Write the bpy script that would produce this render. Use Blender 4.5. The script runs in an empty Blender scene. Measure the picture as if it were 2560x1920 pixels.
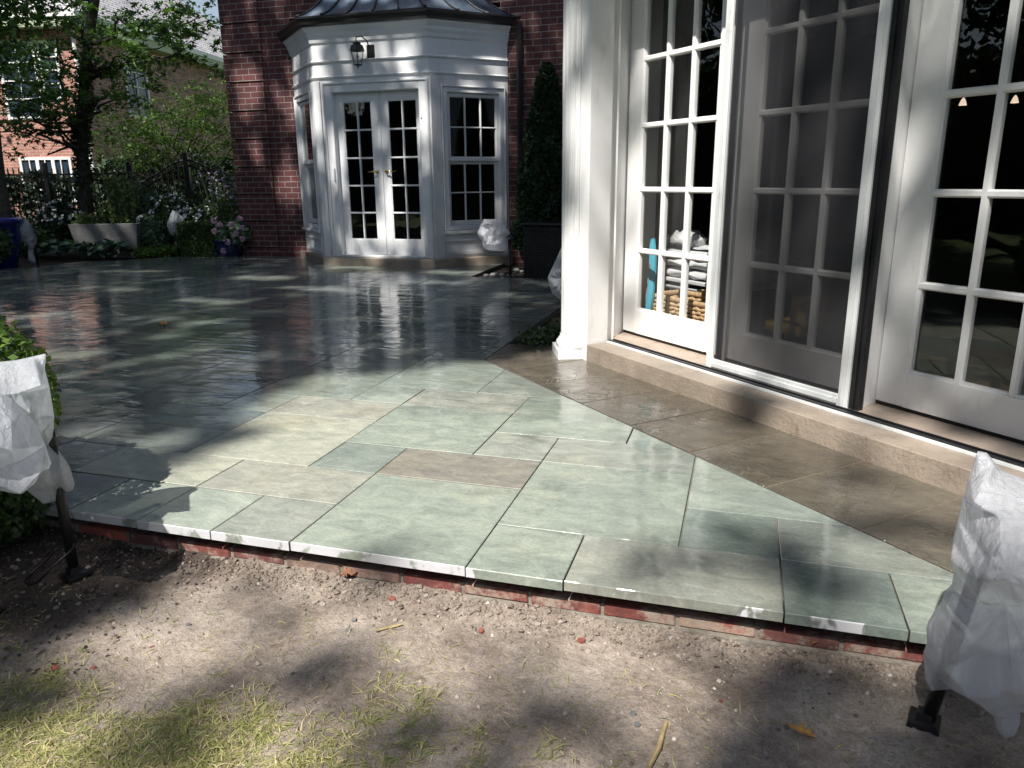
import bpy, bmesh, math, random
import numpy as np
from mathutils import Vector, Matrix, noise
random.seed(7); RNG = np.random.default_rng(11)
SC = bpy.context.scene; COL = SC.collection
Q2 = math.sqrt(2)
# ------------------------------------------------------------------ camera
CAM_H = 1.12
YAW, PITCH, ROLL = math.radians(16.956), math.radians(15.243), math.radians(-0.613)
fwd = Vector((-math.sin(YAW)*math.cos(PITCH), math.cos(YAW)*math.cos(PITCH), -math.sin(PITCH)))
rgt = Vector((math.cos(YAW), math.sin(YAW), 0)); upv = rgt.cross(fwd)
r2 = rgt*math.cos(ROLL) + upv*math.sin(ROLL); u2 = -rgt*math.sin(ROLL) + upv*math.cos(ROLL)
cam_d = bpy.data.cameras.new('camera'); cam = bpy.data.objects.new('camera', cam_d); COL.objects.link(cam)
cam.matrix_world = Matrix(((r2.x, u2.x, -fwd.x, 0), (r2.y, u2.y, -fwd.y, 0), (r2.z, u2.z, -fwd.z, CAM_H), (0, 0, 0, 1)))
cam_d.sensor_width = 36; cam_d.lens = 36*1888/2560; cam_d.clip_start = .05; cam_d.clip_end = 400
SC.camera = cam
# ------------------------------------------------------------------ sky, sun, exposure
SUN_EL, SUN_AZ = math.radians(53), math.radians(12)     # light travels 12 degrees right of +Y
world = bpy.data.worlds.new('World'); SC.world = world; world.use_nodes = True
wn = world.node_tree; bg = wn.nodes['Background']
sky = wn.nodes.new('ShaderNodeTexSky'); sky.sky_type = 'NISHITA'; sky.sun_disc = False
sky.sun_elevation = SUN_EL; sky.sun_rotation = math.pi + SUN_AZ; sky.air_density = 1.1; sky.dust_density = .6
hsv = wn.nodes.new('ShaderNodeHueSaturation'); hsv.inputs['Saturation'].default_value = .72
wn.links.new(sky.outputs[0], hsv.inputs['Color']); wn.links.new(hsv.outputs[0], bg.inputs[0]); bg.inputs[1].default_value = .074
sun_d = bpy.data.lights.new('sun', 'SUN'); sun_d.energy = 5.0; sun_d.angle = math.radians(.6); sun_d.color = (1, .955, .89)
sun = bpy.data.objects.new('sun', sun_d); COL.objects.link(sun)
SDIR = Vector((math.sin(SUN_AZ)*math.cos(SUN_EL), math.cos(SUN_AZ)*math.cos(SUN_EL), -math.sin(SUN_EL)))
sun.rotation_euler = SDIR.to_track_quat('-Z', 'Y').to_euler(); sun.location = (-4, -20, 28)
SC.view_settings.view_transform = 'Standard'; SC.view_settings.look = 'None'
SC.view_settings.exposure = 0.65; SC.view_settings.gamma = 1.0; SC.view_settings.use_curve_mapping = False
SC.cycles.max_bounces = 8; SC.cycles.transparent_max_bounces = 16
SC.cycles.glossy_bounces = 4; SC.cycles.transmission_bounces = 6; SC.cycles.diffuse_bounces = 3
SC.cycles.sample_clamp_indirect = 6; SC.cycles.caustics_reflective = False; SC.cycles.caustics_refractive = False

# ------------------------------------------------------------------ materials
def nmat(name):
    m = bpy.data.materials.new(name); m.use_nodes = True; nt = m.node_tree
    return m, nt, nt.nodes['Principled BSDF']
def N(nt, typ, **kw):
    n = nt.nodes.new('ShaderNode'+typ)
    for k, v in kw.items():
        if k.startswith('i_'):
            key = k[2:]; key = int(key) if key.isdigit() else key.replace('_', ' ')
            n.inputs[key].default_value = v
        else: setattr(n, k, v)
    return n
def pos(nt): return N(nt, 'NewGeometry').outputs['Position']
def scaled(nt, sx, sy, sz, src=None, rz=0):
    mp = N(nt, 'Mapping'); mp.inputs['Scale'].default_value = (sx, sy, sz); mp.inputs['Rotation'].default_value = (0, 0, rz)
    nt.links.new(src or pos(nt), mp.inputs['Vector']); return mp.outputs[0]
def noise_t(nt, vec, scale, detail=4, rough=.55, dist=0):
    n = N(nt, 'TexNoise'); n.inputs['Scale'].default_value = scale; n.inputs['Detail'].default_value = detail
    n.inputs['Roughness'].default_value = rough; n.inputs['Distortion'].default_value = dist
    nt.links.new(vec, n.inputs['Vector']); return n.outputs['Fac']
def ramp(nt, fac, *stops, interp='LINEAR'):
    r = N(nt, 'ValToRGB'); cr = r.color_ramp; cr.interpolation = interp
    while len(cr.elements) < len(stops): cr.elements.new(.5)
    for e, (p, c) in zip(cr.elements, stops):
        e.position = p; e.color = (*c, 1) if len(c) == 3 else (c[0],)*3+(1,)
    nt.links.new(fac, r.inputs[0]); return r.outputs[0]
def mixc(nt, fac, a, b, mode='MIX'):
    m = N(nt, 'MixRGB', blend_type=mode)
    for s, v in ((m.inputs[0], fac), (m.inputs[1], a), (m.inputs[2], b)):
        if isinstance(v, (int, float)): s.default_value = v
        elif isinstance(v, tuple): s.default_value = (*v, 1) if len(v) == 3 else v
        else: nt.links.new(v, s)
    return m.outputs[0]
def mth(nt, op, a, b=None, c=None, clamp=False):
    m = N(nt, 'Math', operation=op, use_clamp=clamp)
    for s, v in zip(m.inputs, (a, b, c)):
        if v is None: continue
        if isinstance(v, (int, float)): s.default_value = v
        else: nt.links.new(v, s)
    return m.outputs[0]
def mrange(nt, v, a, b, c=0., d=1., smooth=True):
    m = N(nt, 'MapRange'); m.interpolation_type = 'SMOOTHSTEP' if smooth else 'LINEAR'
    nt.links.new(v, m.inputs[0])
    for i, x in zip((1, 2, 3, 4), (a, b, c, d)): m.inputs[i].default_value = x
    return m.outputs[0]
def bump(nt, h, strength, dist, normal=None):
    b = N(nt, 'Bump'); b.inputs['Strength'].default_value = strength; b.inputs['Distance'].default_value = dist
    nt.links.new(h, b.inputs['Height'])
    if normal: nt.links.new(normal, b.inputs['Normal'])
    return b.outputs[0]
def simple(name, col, rough=.6, var=.12, scale=6, bmp=0., bscale=40, metal=0., spec=.5, dirt=None):
    m, nt, b = nmat(name)
    p = pos(nt); n = noise_t(nt, p, scale, 5)
    lo = tuple(c*(1-var) for c in col); hi = tuple(min(1, c*(1+var)) for c in col)
    c = ramp(nt, n, (.3, lo), (.7, hi))
    if dirt:
        d = noise_t(nt, scaled(nt, 1, 1, .35), 9, 6, .7)
        c = mixc(nt, mrange(nt, d, .54, .74, 0, dirt[1]), c, dirt[0])
    nt.links.new(c, b.inputs['Base Color']); b.inputs['Roughness'].default_value = rough
    b.inputs['Metallic'].default_value = metal; b.inputs['Specular IOR Level'].default_value = spec
    if bmp: nt.links.new(bump(nt, noise_t(nt, p, bscale, 4), bmp, .01), b.inputs['Normal'])
    return m
M = {}
M['white'] = simple('white_paint', (.80, .80, .79), .38, .03, 3, .12, 60, dirt=((.55, .53, .5), .5))
M['white_bay'] = simple('white_bay_paint', (.76, .77, .78), .42, .05, 3, .1, 60, dirt=((.5, .5, .48), .5))
M['alu_white'] = simple('white_aluminium', (.70, .72, .72), .3, .04, 8, .05, 80, dirt=((.3, .3, .29), .7))
M['black_metal'] = simple('black_metal', (.012, .012, .014), .38, .3, 10, .1, 50)
M['iron'] = simple('wrought_iron', (.012, .012, .013), .45, .3, 10)
M['bronze'] = simple('dark_gutter_metal', (.022, .02, .02), .35, .25, 5)
M['brass'] = simple('brass', (.6, .42, .18), .25, .1, 20, metal=1.)
M['black_rubber'] = simple('dark_gasket', (.015, .015, .015), .6, .2)
M['lime'] = simple('limestone_step', (.31, .255, .205), .42, .25, 4, .45, 60, dirt=((.17, .115, .08), .8))
M['lime_old'] = simple('limestone_step', (.40, .315, .24), .5, .2, 4, .4, 70, dirt=((.20, .14, .09), .75))
M['lime_rough'] = simple('limestone_sill', (.40, .32, .26), .6, .15, 5, .3, 90, dirt=((.16, .13, .11), .7))
M['concrete'] = simple('planter_concrete', (.19, .19, .185), .85, .25, 7, .7, 30, dirt=((.12, .115, .10), .6))
M['mortar'] = simple('mortar_bed', (.20, .185, .16), .9, .2, 20, .5, 80)
M['joint_sand'] = simple('joint_sand', (.20, .15, .10), .95, .3, 20)
M['mortar_brick'] = simple('mortar_grey', (.24, .215, .18), .9, .3, 25, .7, 70)
M['navy_glaze'] = simple('navy_glaze', (.006, .010, .05), .15, .1, 4)
M['blue_glaze'] = simple('blue_glaze', (.008, .014, .12), .15, .1, 4)
M['wicker_dark'] = None
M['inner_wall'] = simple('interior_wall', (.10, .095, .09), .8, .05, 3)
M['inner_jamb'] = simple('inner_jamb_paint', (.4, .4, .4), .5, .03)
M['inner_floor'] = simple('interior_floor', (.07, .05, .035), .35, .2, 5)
M['cloth_white'] = simple('white_fabric', (.58, .58, .59), .8, .06, 12, .4, 30)
M['bulb'] = None
M['skyblue'] = simple('blue_foam', (.10, .42, .56), .5, .08, 8)
M['pink_foam'] = simple('pink_print', (.75, .25, .25), .5, .08, 8)
M['cream_foam'] = simple('cream_print', (.65, .62, .45), .5, .08, 8)
M['toy'] = simple('yellow_plastic', (.42, .27, .03), .4, .2, 8)
M['bark'] = simple('bark', (.065, .055, .045), .9, .5, 14, .9, 30)
M['twig'] = simple('dry_twig', (.40, .30, .15), .8, .3, 30)
M['rubble'] = simple('rubble', (.36, .32, .28), .9, .3, 30, .6, 80)
M['redchip'] = simple('brick_chip', (.26, .085, .06), .85, .25, 40, .6, 90)
M['deadleaf'] = simple('dead_leaf', (.22, .10, .045), .7, .5, 50)
M['goldleaf'] = simple('golden_leaf', (.50, .25, .06), .6, .35, 40)
M['petal_w'] = simple('white_petal', (.80, .80, .80), .6, .05, 30)
M['petal_p'] = simple('pink_petal', (.62, .36, .50), .6, .4, 60)
M['petal_l'] = simple('lilac_petal', (.42, .36, .52), .6, .3, 40)
M['curtain'] = simple('curtain', (.20, .20, .19), .9, .3, 8)
M['blind'] = simple('window_blind', (.45, .46, .48), .8, .1, 8)
M['eave_green'] = simple('eave_trim', (.40, .45, .30), .6, .05, 5)
M['far_white'] = simple('far_white_trim', (.78, .78, .76), .6, .04, 4)
M['bed_base'] = simple('black_slab_edge', (.03, .028, .025), .9, .3, 20)

def glass(name, tint=(.93, .96, .95), rough=0.0, wav=.0, ior=1.5):
    m, nt, b = nmat(name); nt.nodes.remove(b); out = nt.nodes['Material Output']
    tr = N(nt, 'BsdfTransparent'); tr.inputs[0].default_value = (*tint, 1)
    gl = N(nt, 'BsdfGlossy'); gl.inputs['Roughness'].default_value = rough
    ge = N(nt, 'NewGeometry'); dt = N(nt, 'VectorMath', operation='DOT_PRODUCT')
    nt.links.new(ge.outputs['True Normal'], dt.inputs[0]); nt.links.new(ge.outputs['Incoming'], dt.inputs[1])
    om = mth(nt, 'SUBTRACT', 1., mth(nt, 'ABSOLUTE', dt.outputs['Value']))
    f2 = mth(nt, 'ADD', mth(nt, 'MULTIPLY', mth(nt, 'POWER', om, 5.), .95), .045)
    if wav:
        bn = bump(nt, noise_t(nt, scaled(nt, 1, 1, 1), 3.5, 2), wav, .02); nt.links.new(bn, gl.inputs['Normal'])
    mx = N(nt, 'MixShader'); nt.links.new(f2, mx.inputs[0]); nt.links.new(tr.outputs[0], mx.inputs[1]); nt.links.new(gl.outputs[0], mx.inputs[2])
    nt.links.new(mx.outputs[0], out.inputs[0]); return m
M['glass'] = glass('window_glass', (.965, .975, .97), 0, .05)
def mesh_screen():
    m, nt, b = nmat('insect_screen'); out = nt.nodes['Material Output']
    b.inputs['Base Color'].default_value = (.036, .036, .042, 1); b.inputs['Roughness'].default_value = .7
    tr = N(nt, 'BsdfTransparent'); mx = N(nt, 'MixShader')
    n = noise_t(nt, scaled(nt, 40, 40, 40), 12, 2)
    nt.links.new(mrange(nt, n, .3, .7, .40, .46), mx.inputs[0])
    nt.links.new(tr.outputs[0], mx.inputs[1]); nt.links.new(b.outputs[0], mx.inputs[2]); nt.links.new(mx.outputs[0], out.inputs[0]); return m
M['screen'] = mesh_screen()
def emis(name, col, s):
    m, nt, b = nmat(name); b.inputs['Emission Color'].default_value = (*col, 1); b.inputs['Emission Strength'].default_value = s; return m
M['bulb'] = emis('lit_bulb', (1, .78, .58), .6)
M['downlight'] = emis('downlight_glow', (1, .72, .38), .9)
def plastic():
    m, nt, b = nmat('white_plastic_film'); out = nt.nodes['Material Output']
    p = pos(nt); b.inputs['Base Color'].default_value = (.82, .84, .90, 1); b.inputs['Roughness'].default_value = .16
    nr = N(nt, 'TexNoise', noise_type='RIDGED_MULTIFRACTAL'); nr.inputs['Scale'].default_value = 7; nr.inputs['Detail'].default_value = 5; nr.inputs['Roughness'].default_value = .55; nr.inputs['Lacunarity'].default_value = 2.1
    nt.links.new(scaled(nt, 1, 1, .55), nr.inputs['Vector']); h1 = noise_t(nt, scaled(nt, 1, 1, .35), 60, 4, .65, .8)
    bn = bump(nt, h1, .85, .012, bump(nt, nr.outputs['Fac'], 1., .03)); nt.links.new(bn, b.inputs['Normal'])
    tl = N(nt, 'BsdfTranslucent'); tl.inputs[0].default_value = (.78, .81, .86, 1); nt.links.new(bn, tl.inputs[1])
    tr = N(nt, 'BsdfTransparent')
    m1 = N(nt, 'MixShader'); m1.inputs[0].default_value = .45
    nt.links.new(b.outputs[0], m1.inputs[1]); nt.links.new(tl.outputs[0], m1.inputs[2])
    m2 = N(nt, 'MixShader'); m2.inputs[0].default_value = .34
    nt.links.new(m1.outputs[0], m2.inputs[1]); nt.links.new(tr.outputs[0], m2.inputs[2])
    nt.links.new(m2.outputs[0], out.inputs[0]); return m
M['plastic'] = plastic()
def leafmat(name, c1, c2, trans=.35, rough=.5):
    m, nt, b = nmat(name); out = nt.nodes['Material Output']
    g = N(nt, 'NewGeometry'); c = ramp(nt, g.outputs['Random Per Island'], (0, c1), (.75, c2), (1, tuple(min(1, x*1.5) for x in c2)))
    nt.links.new(c, b.inputs['Base Color']); b.inputs['Roughness'].default_value = rough
    tl = N(nt, 'BsdfTranslucent'); nt.links.new(mixc(nt, 1., c, (1.3, 1.4, .6), 'MULTIPLY'), tl.inputs[0])
    mx = N(nt, 'MixShader'); mx.inputs[0].default_value = trans
    nt.links.new(b.outputs[0], mx.inputs[1]); nt.links.new(tl.outputs[0], mx.inputs[2]); nt.links.new(mx.outputs[0], out.inputs[0]); return m
M['leaf_maple'] = leafmat('maple_leaves', (.04, .09, .025), (.10, .19, .04))
M['leaf_fine'] = leafmat('fine_green_leaves', (.06, .12, .02), (.12, .21, .04))
M['leaf_dark'] = leafmat('dark_leaves', (.012, .03, .012), (.03, .06, .02), .2)
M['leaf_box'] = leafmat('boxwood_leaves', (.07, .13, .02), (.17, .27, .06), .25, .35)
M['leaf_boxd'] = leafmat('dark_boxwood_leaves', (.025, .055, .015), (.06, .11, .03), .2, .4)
M['leaf_hosta'] = leafmat('hosta_leaves', (.05, .10, .07), (.10, .17, .11), .15, .45)
M['leaf_herb'] = leafmat('herb_leaves', (.08, .13, .05), (.16, .21, .09), .3)
M['leaf_ger'] = leafmat('geranium_leaves', (.05, .10, .05), (.10, .17, .09), .2)
M['needle'] = leafmat('conifer_needles', (.012, .035, .018), (.035, .075, .03), .1, .7)
M['leaf_shade'] = leafmat('canopy_leaves', (.025, .05, .012), (.05, .09, .02), .12)
M['grass'] = leafmat('grass_blades', (.18, .215, .055), (.39, .40, .15), .3, .6)
M['straw'] = leafmat('straw_blades', (.33, .27, .14), (.55, .47, .27), .25, .7)

def slab_mat(name, brown=False):
    m, nt, b = nmat(name); p = pos(nt)
    at = N(nt, 'Attribute', attribute_name='tint'); tint = at.outputs['Color']; tf = at.outputs['Fac']
    sepc = N(nt, 'SeparateColor'); 
    off = N(nt, 'VectorMath', operation='MULTIPLY_ADD'); nt.links.new(tint, off.inputs[0]); off.inputs[1].default_value = (37, 53, 71); nt.links.new(p, off.inputs[2])
    v = off.outputs[0]
    st = N(nt, 'Mapping'); st.inputs['Scale'].default_value = (1.2, 2.1, 1); st.inputs['Rotation'].default_value = (0, 0, .12); nt.links.new(v, st.inputs['Vector'])
    n1 = noise_t(nt, st.outputs[0], 6.5, 10, .74, .7); n2 = noise_t(nt, v, 1.7, 3); n3 = noise_t(nt, st.outputs[0], 60, 5, .8)
    c = mixc(nt, 1., tint, ramp(nt, n1, (.3, (.66, .68, .68)), (.5, (.97, .97, .96)), (.70, (1.30, 1.28, 1.22))), 'MULTIPLY')
    c = mixc(nt, 1., c, ramp(nt, n3, (.3, (.78, .78, .78)), (.7, (1.2, 1.2, 1.2))), 'MULTIPLY')
    c = mixc(nt, mrange(nt, n2, .5, .72, 0, .35), c, mixc(nt, 1., c, (1.12, .98, .82), 'MULTIPLY'))
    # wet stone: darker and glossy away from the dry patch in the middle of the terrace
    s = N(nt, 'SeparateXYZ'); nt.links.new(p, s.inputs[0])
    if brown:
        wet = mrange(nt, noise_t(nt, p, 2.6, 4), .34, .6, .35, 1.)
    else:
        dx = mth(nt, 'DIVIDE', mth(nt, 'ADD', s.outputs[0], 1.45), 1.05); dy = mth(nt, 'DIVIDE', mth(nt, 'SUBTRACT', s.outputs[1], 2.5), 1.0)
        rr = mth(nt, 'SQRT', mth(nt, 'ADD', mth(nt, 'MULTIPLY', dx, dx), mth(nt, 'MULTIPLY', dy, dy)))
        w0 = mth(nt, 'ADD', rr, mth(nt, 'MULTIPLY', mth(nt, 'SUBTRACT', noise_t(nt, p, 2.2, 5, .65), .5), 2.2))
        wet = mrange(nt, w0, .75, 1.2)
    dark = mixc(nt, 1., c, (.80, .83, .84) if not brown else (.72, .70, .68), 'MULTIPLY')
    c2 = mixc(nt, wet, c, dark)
    # rust-tan cleft stains
    if not brown:
        c2 = mixc(nt, mrange(nt, noise_t(nt, v, 3.1, 6, .7), .66, .8, 0, .4), c2, (.22, .18, .10))
    g = N(nt, 'NewGeometry'); sn = N(nt, 'SeparateXYZ'); nt.links.new(g.outputs['True Normal'], sn.inputs[0])
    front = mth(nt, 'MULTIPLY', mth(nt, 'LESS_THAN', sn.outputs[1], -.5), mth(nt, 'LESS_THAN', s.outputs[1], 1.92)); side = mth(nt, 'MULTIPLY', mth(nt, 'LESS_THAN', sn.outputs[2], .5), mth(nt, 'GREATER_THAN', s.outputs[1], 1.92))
    ef = noise_t(nt, scaled(nt, 1, 1, .55), 7.5, 4, .6, .4)
    efm = mth(nt, 'MULTIPLY', front, mrange(nt, mth(nt, 'ADD', ef, mth(nt, 'MULTIPLY', s.outputs[0], -.055)), .525, .575))
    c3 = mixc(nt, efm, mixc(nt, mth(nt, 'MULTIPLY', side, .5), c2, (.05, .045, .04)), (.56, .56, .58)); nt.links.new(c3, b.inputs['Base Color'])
    pud = noise_t(nt, scaled(nt, 1.6, 2.4, 1), 3.2, 6, .62, .3)
    rw = mrange(nt, pud, .47, .62, .015, .17)
    if brown: rw = mrange(nt, pud, .42, .60, .03, .22)
    ro = mth(nt, 'ADD', mth(nt, 'MULTIPLY', wet, rw), mth(nt, 'MULTIPLY', mth(nt, 'SUBTRACT', 1., wet), .46))
    ro = mth(nt, 'MAXIMUM', mth(nt, 'MAXIMUM', ro, mth(nt, 'MULTIPLY', side, .8)), mth(nt, 'MULTIPLY', efm, .7)); nt.links.new(ro, b.inputs['Roughness'])
    nt.links.new(mrange(nt, wet, 0, 1, .4, .9), b.inputs['Specular IOR Level'])
    cl = noise_t(nt, st.outputs[0], 4.2, 5, .55, 1.1); fine = noise_t(nt, st.outputs[0], 22, 3, .5)
    if brown:
        vo = N(nt, 'TexVoronoi', feature='DISTANCE_TO_EDGE'); vo.inputs['Scale'].default_value = 9
        dv = N(nt, 'VectorMath', operation='MULTIPLY_ADD'); nz = N(nt, 'TexNoise'); nz.inputs['Scale'].default_value = 5; nt.links.new(v, nz.inputs['Vector'])
        nt.links.new(nz.outputs['Color'], dv.inputs[0]); dv.inputs[1].default_value = (.5, .5, .5); nt.links.new(v, dv.inputs[2])
        nt.links.new(dv.outputs[0], vo.inputs['Vector'])
        crack = mth(nt, 'MULTIPLY', mrange(nt, vo.outputs[0], 0, .06), mrange(nt, noise_t(nt, v, 2.5, 2), .45, .6))
        bn = bump(nt, crack, .6, .005, bump(nt, cl, .45, .010))
    else:
        rip = mth(nt, 'MULTIPLY', noise_t(nt, scaled(nt, .40, 1.7, 1, rz=.22), 5.5, 2, .5, .6), mrange(nt, noise_t(nt, p, 1.9, 3), .35, .6, .35, 1.2))
        dryh = mth(nt, 'MULTIPLY', fine, mrange(nt, wet, 0, 1, 1., .25))
        cf_ = noise_t(nt, st.outputs[0], 11, 7, .65, 1.4)
        calm = mrange(nt, wet, 0, 1, 1., .2); rough_h = mth(nt, 'MULTIPLY', mth(nt, 'ADD', mth(nt, 'MULTIPLY', cf_, .7), cl), calm)
        bn = bump(nt, mth(nt, 'MULTIPLY', rip, wet), .62, .0085, bump(nt, dryh, .22, .003, bump(nt, rough_h, .42, .006)))
    nt.links.new(bn, b.inputs['Normal']); return m
M['slab'] = slab_mat('bluestone'); M['slab_brown'] = slab_mat('brown_flagstone', True)

def brick_mat(name, c1, c2, cm, bw, bh, mode='XZ', mort=.010, off=0., gloss=.75, contrast=1.):
    m, nt, b = nmat(name); p = pos(nt); s = N(nt, 'SeparateXYZ'); nt.links.new(p, s.inputs[0])
    cb = N(nt, 'CombineXYZ')
    if mode == 'XZ': nt.links.new(mth(nt, 'ADD', s.outputs[0], off), cb.inputs[0])
    elif mode == 'YZ': nt.links.new(s.outputs[1], cb.inputs[0])
    elif mode == 'T':  nt.links.new(mth(nt, 'ADD', mth(nt, 'MULTIPLY', s.outputs[0], .98), mth(nt, 'MULTIPLY', s.outputs[1], .2)), cb.inputs[0])
    elif mode == 'TR': nt.links.new(mth(nt, 'ADD', mth(nt, 'MULTIPLY', s.outputs[0], -.2), mth(nt, 'MULTIPLY', s.outputs[1], .98)), cb.inputs[0])
    nt.links.new(s.outputs[2], cb.inputs[1])
    wob = N(nt, 'VectorMath', operation='MULTIPLY_ADD'); nz = N(nt, 'TexNoise'); nz.inputs['Scale'].default_value = 14
    nt.links.new(cb.outputs[0], nz.inputs['Vector']); nt.links.new(nz.outputs['Color'], wob.inputs[0]); wob.inputs[1].default_value = (.006, .006, 0); nt.links.new(cb.outputs[0], wob.inputs[2])
    bt = N(nt, 'TexBrick'); nt.links.new(wob.outputs[0], bt.inputs['Vector'])
    bt.inputs['Scale'].default_value = 1; bt.inputs['Brick Width'].default_value = bw; bt.inputs['Row Height'].default_value = bh
    bt.inputs['Mortar Size'].default_value = mort/2; bt.inputs['Mortar Smooth'].default_value = .25; bt.inputs['Bias'].default_value = -.1
    bt.inputs['Color1'].default_value = (*c1, 1); bt.inputs['Color2'].default_value = (*c2, 1); bt.inputs['Mortar'].default_value = (*cm, 1)
    c = mixc(nt, 1., bt.outputs['Color'], ramp(nt, noise_t(nt, p, 5, 6, .7), (.25, (.65, .65, .68)), (.75, (1.3, 1.25, 1.2))), 'MULTIPLY')
    c = mixc(nt, 1., c, ramp(nt, noise_t(nt, p, 60, 3), (.3, (.8, .8, .8)), (.7, (1.15, 1.15, 1.15))), 'MULTIPLY')
    nt.links.new(c, b.inputs['Base Color']); b.inputs['Roughness'].default_value = gloss
    inv = mth(nt, 'SUBTRACT', 1., bt.outputs['Fac'])
    nt.links.new(bump(nt, noise_t(nt, p, 90, 3), .3, .003, bump(nt, inv, .9, .008)), b.inputs['Normal']); return m
M['brick'] = brick_mat('house_brick', (.115, .036, .035), (.07, .025, .026), (.31, .27, .26), .2125, .079)
M['brick_far'] = brick_mat('far_brick', (.46, .22, .17), (.30, .13, .10), (.60, .48, .40), .22, .08, 'T', .014)
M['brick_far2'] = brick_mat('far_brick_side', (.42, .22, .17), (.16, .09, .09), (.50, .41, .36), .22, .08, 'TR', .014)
def roof_mat():
    m, nt, b = nmat('shingles'); p = pos(nt); s = N(nt, 'SeparateXYZ'); nt.links.new(p, s.inputs[0])
    bt = N(nt, 'TexBrick'); cb = N(nt, 'CombineXYZ'); nt.links.new(mth(nt, 'ADD', s.outputs[0], s.outputs[1]), cb.inputs[0]); nt.links.new(mth(nt, 'MULTIPLY', s.outputs[2], 1.), cb.inputs[1])
    nt.links.new(cb.outputs[0], bt.inputs['Vector']); bt.inputs['Scale'].default_value = 1; bt.inputs['Brick Width'].default_value = .35; bt.inputs['Row Height'].default_value = .11; bt.inputs['Mortar Size'].default_value = .012
    bt.inputs['Color1'].default_value = (.50, .49, .50, 1); bt.inputs['Color2'].default_value = (.40, .39, .41, 1); bt.inputs['Mortar'].default_value = (.08, .08, .09, 1)
    nt.links.new(mixc(nt, 1., bt.outputs[0], ramp(nt, noise_t(nt, p, 2, 5), (.3, (.85,)), (.7, (1.15,))), 'MULTIPLY'), b.inputs['Base Color']); b.inputs['Roughness'].default_value = .9; return m
M['shingle'] = roof_mat()
def metal_roof():
    m, nt, b = nmat('seamed_metal_roof'); p = pos(nt)
    n = noise_t(nt, scaled(nt, 1, 1, 1), 2.6, 6, .6, .6)
    nt.links.new(ramp(nt, n, (.3, (.08, .115, .16)), (.52, (.15, .20, .27)), (.72, (.28, .31, .35))), b.inputs['Base Color'])
    b.inputs['Metallic'].default_value = .55; nt.links.new(mrange(nt, n, .3, .7, .32, .5), b.inputs['Roughness'])
    nt.links.new(bump(nt, noise_t(nt, p, 3, 2), .25, .02), b.inputs['Normal']); return m
M['metal_roof'] = metal_roof()
def wicker():
    m, nt, b = nmat('dark_weave'); p = pos(nt)
    ck = N(nt, 'TexWave', wave_type='BANDS', bands_direction='Z'); ck.inputs['Scale'].default_value = 14; ck.inputs['Distortion'].default_value = 1.5; nt.links.new(p, ck.inputs['Vector'])
    c2 = N(nt, 'TexWave', wave_type='BANDS', bands_direction='X'); c2.inputs['Scale'].default_value = 10; c2.inputs['Distortion'].default_value = 1; nt.links.new(p, c2.inputs['Vector'])
    h = mth(nt, 'MULTIPLY', ck.outputs['Fac'], c2.outputs['Fac'])
    nt.links.new(ramp(nt, h, (.1, (.006, .006, .007)), (.8, (.03, .027, .025))), b.inputs['Base Color']); b.inputs['Roughness'].default_value = .35
    nt.links.new(bump(nt, h, .9, .01), b.inputs['Normal']); return m
M['wicker_dark'] = wicker()
def basket(): return simple('seagrass_weave', (.50, .33, .18), .85, .35, 45, .5, 120)
M['basket'] = basket()
def soil():
    m, nt, b = nmat('sandy_soil'); p = pos(nt); s = N(nt, 'SeparateXYZ'); nt.links.new(p, s.inputs[0])
    n1 = noise_t(nt, p, 3.2, 7, .72); n2 = noise_t(nt, p, 45, 5, .75); n3 = noise_t(nt, p, 160, 3, .8)
    c = ramp(nt, n1, (.34, (.19, .150, .122)), (.48, (.325, .268, .222)), (.66, (.47, .40, .34)))
    c = mixc(nt, 1., c, ramp(nt, n2, (.3, (.68, .67, .66)), (.5, (1, 1, 1)), (.72, (1.25, 1.23, 1.2))), 'MULTIPLY')
    c = mixc(nt, 1., c, ramp(nt, n3, (.35, (.75, .75, .75)), (.65, (1.2, 1.2, 1.2))), 'MULTIPLY')
    # dark wood mulch under the shrub on the left
    mk = mrange(nt, mth(nt, 'ADD', mth(nt, 'ADD', s.outputs[0], mth(nt, 'MULTIPLY', s.outputs[1], -.55)), mth(nt, 'MULTIPLY', n1, .5)), -2.55, -2.25, 1, 0)
    c = mixc(nt, mk, c, mixc(nt, n2, (.02, .014, .011), (.13, .095, .075)))
    nt.links.new(c, b.inputs['Base Color']); b.inputs['Roughness'].default_value = .95
    nt.links.new(bump(nt, n3, .6, .004, bump(nt, n2, .9, .012)), b.inputs['Normal']); return m
M['soil'] = soil()
M['mulch'] = simple('garden_mulch', (.035, .026, .020), .95, .6, 30, .9, 40)
M['lawn'] = simple('lawn_ground', (.06, .09, .025), .95, .4, 8, .6, 60)
def gravel():
    m, nt, b = nmat('gravel_bits'); g = N(nt, 'NewGeometry')
    nt.links.new(ramp(nt, g.outputs['Random Per Island'], (0, (.12, .10, .085)), (.4, (.27, .225, .19)), (.85, (.38, .32, .27)), (1, (.56, .51, .46))), b.inputs['Base Color'])
    b.inputs['Roughness'].default_value = .9; return m
M['gravel'] = gravel()
def brickcol():
    m, nt, b = nmat('old_base_brick'); p = pos(nt)
    at = N(nt, 'Attribute', attribute_name='tint'); c = at.outputs['Color']
    c = mixc(nt, 1., c, ramp(nt, noise_t(nt, p, 16, 6, .7), (.3, (.55, .55, .55)), (.7, (1.35, 1.3, 1.25))), 'MULTIPLY')
    c = mixc(nt, mrange(nt, noise_t(nt, p, 7, 6, .75), .47, .62, 0, .8), c, (.36, .31, .25))
    nt.links.new(c, b.inputs['Base Color']); b.inputs['Roughness'].default_value = .9
    nt.links.new(bump(nt, noise_t(nt, p, 60, 5), .7, .006), b.inputs['Normal']); return m
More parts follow.
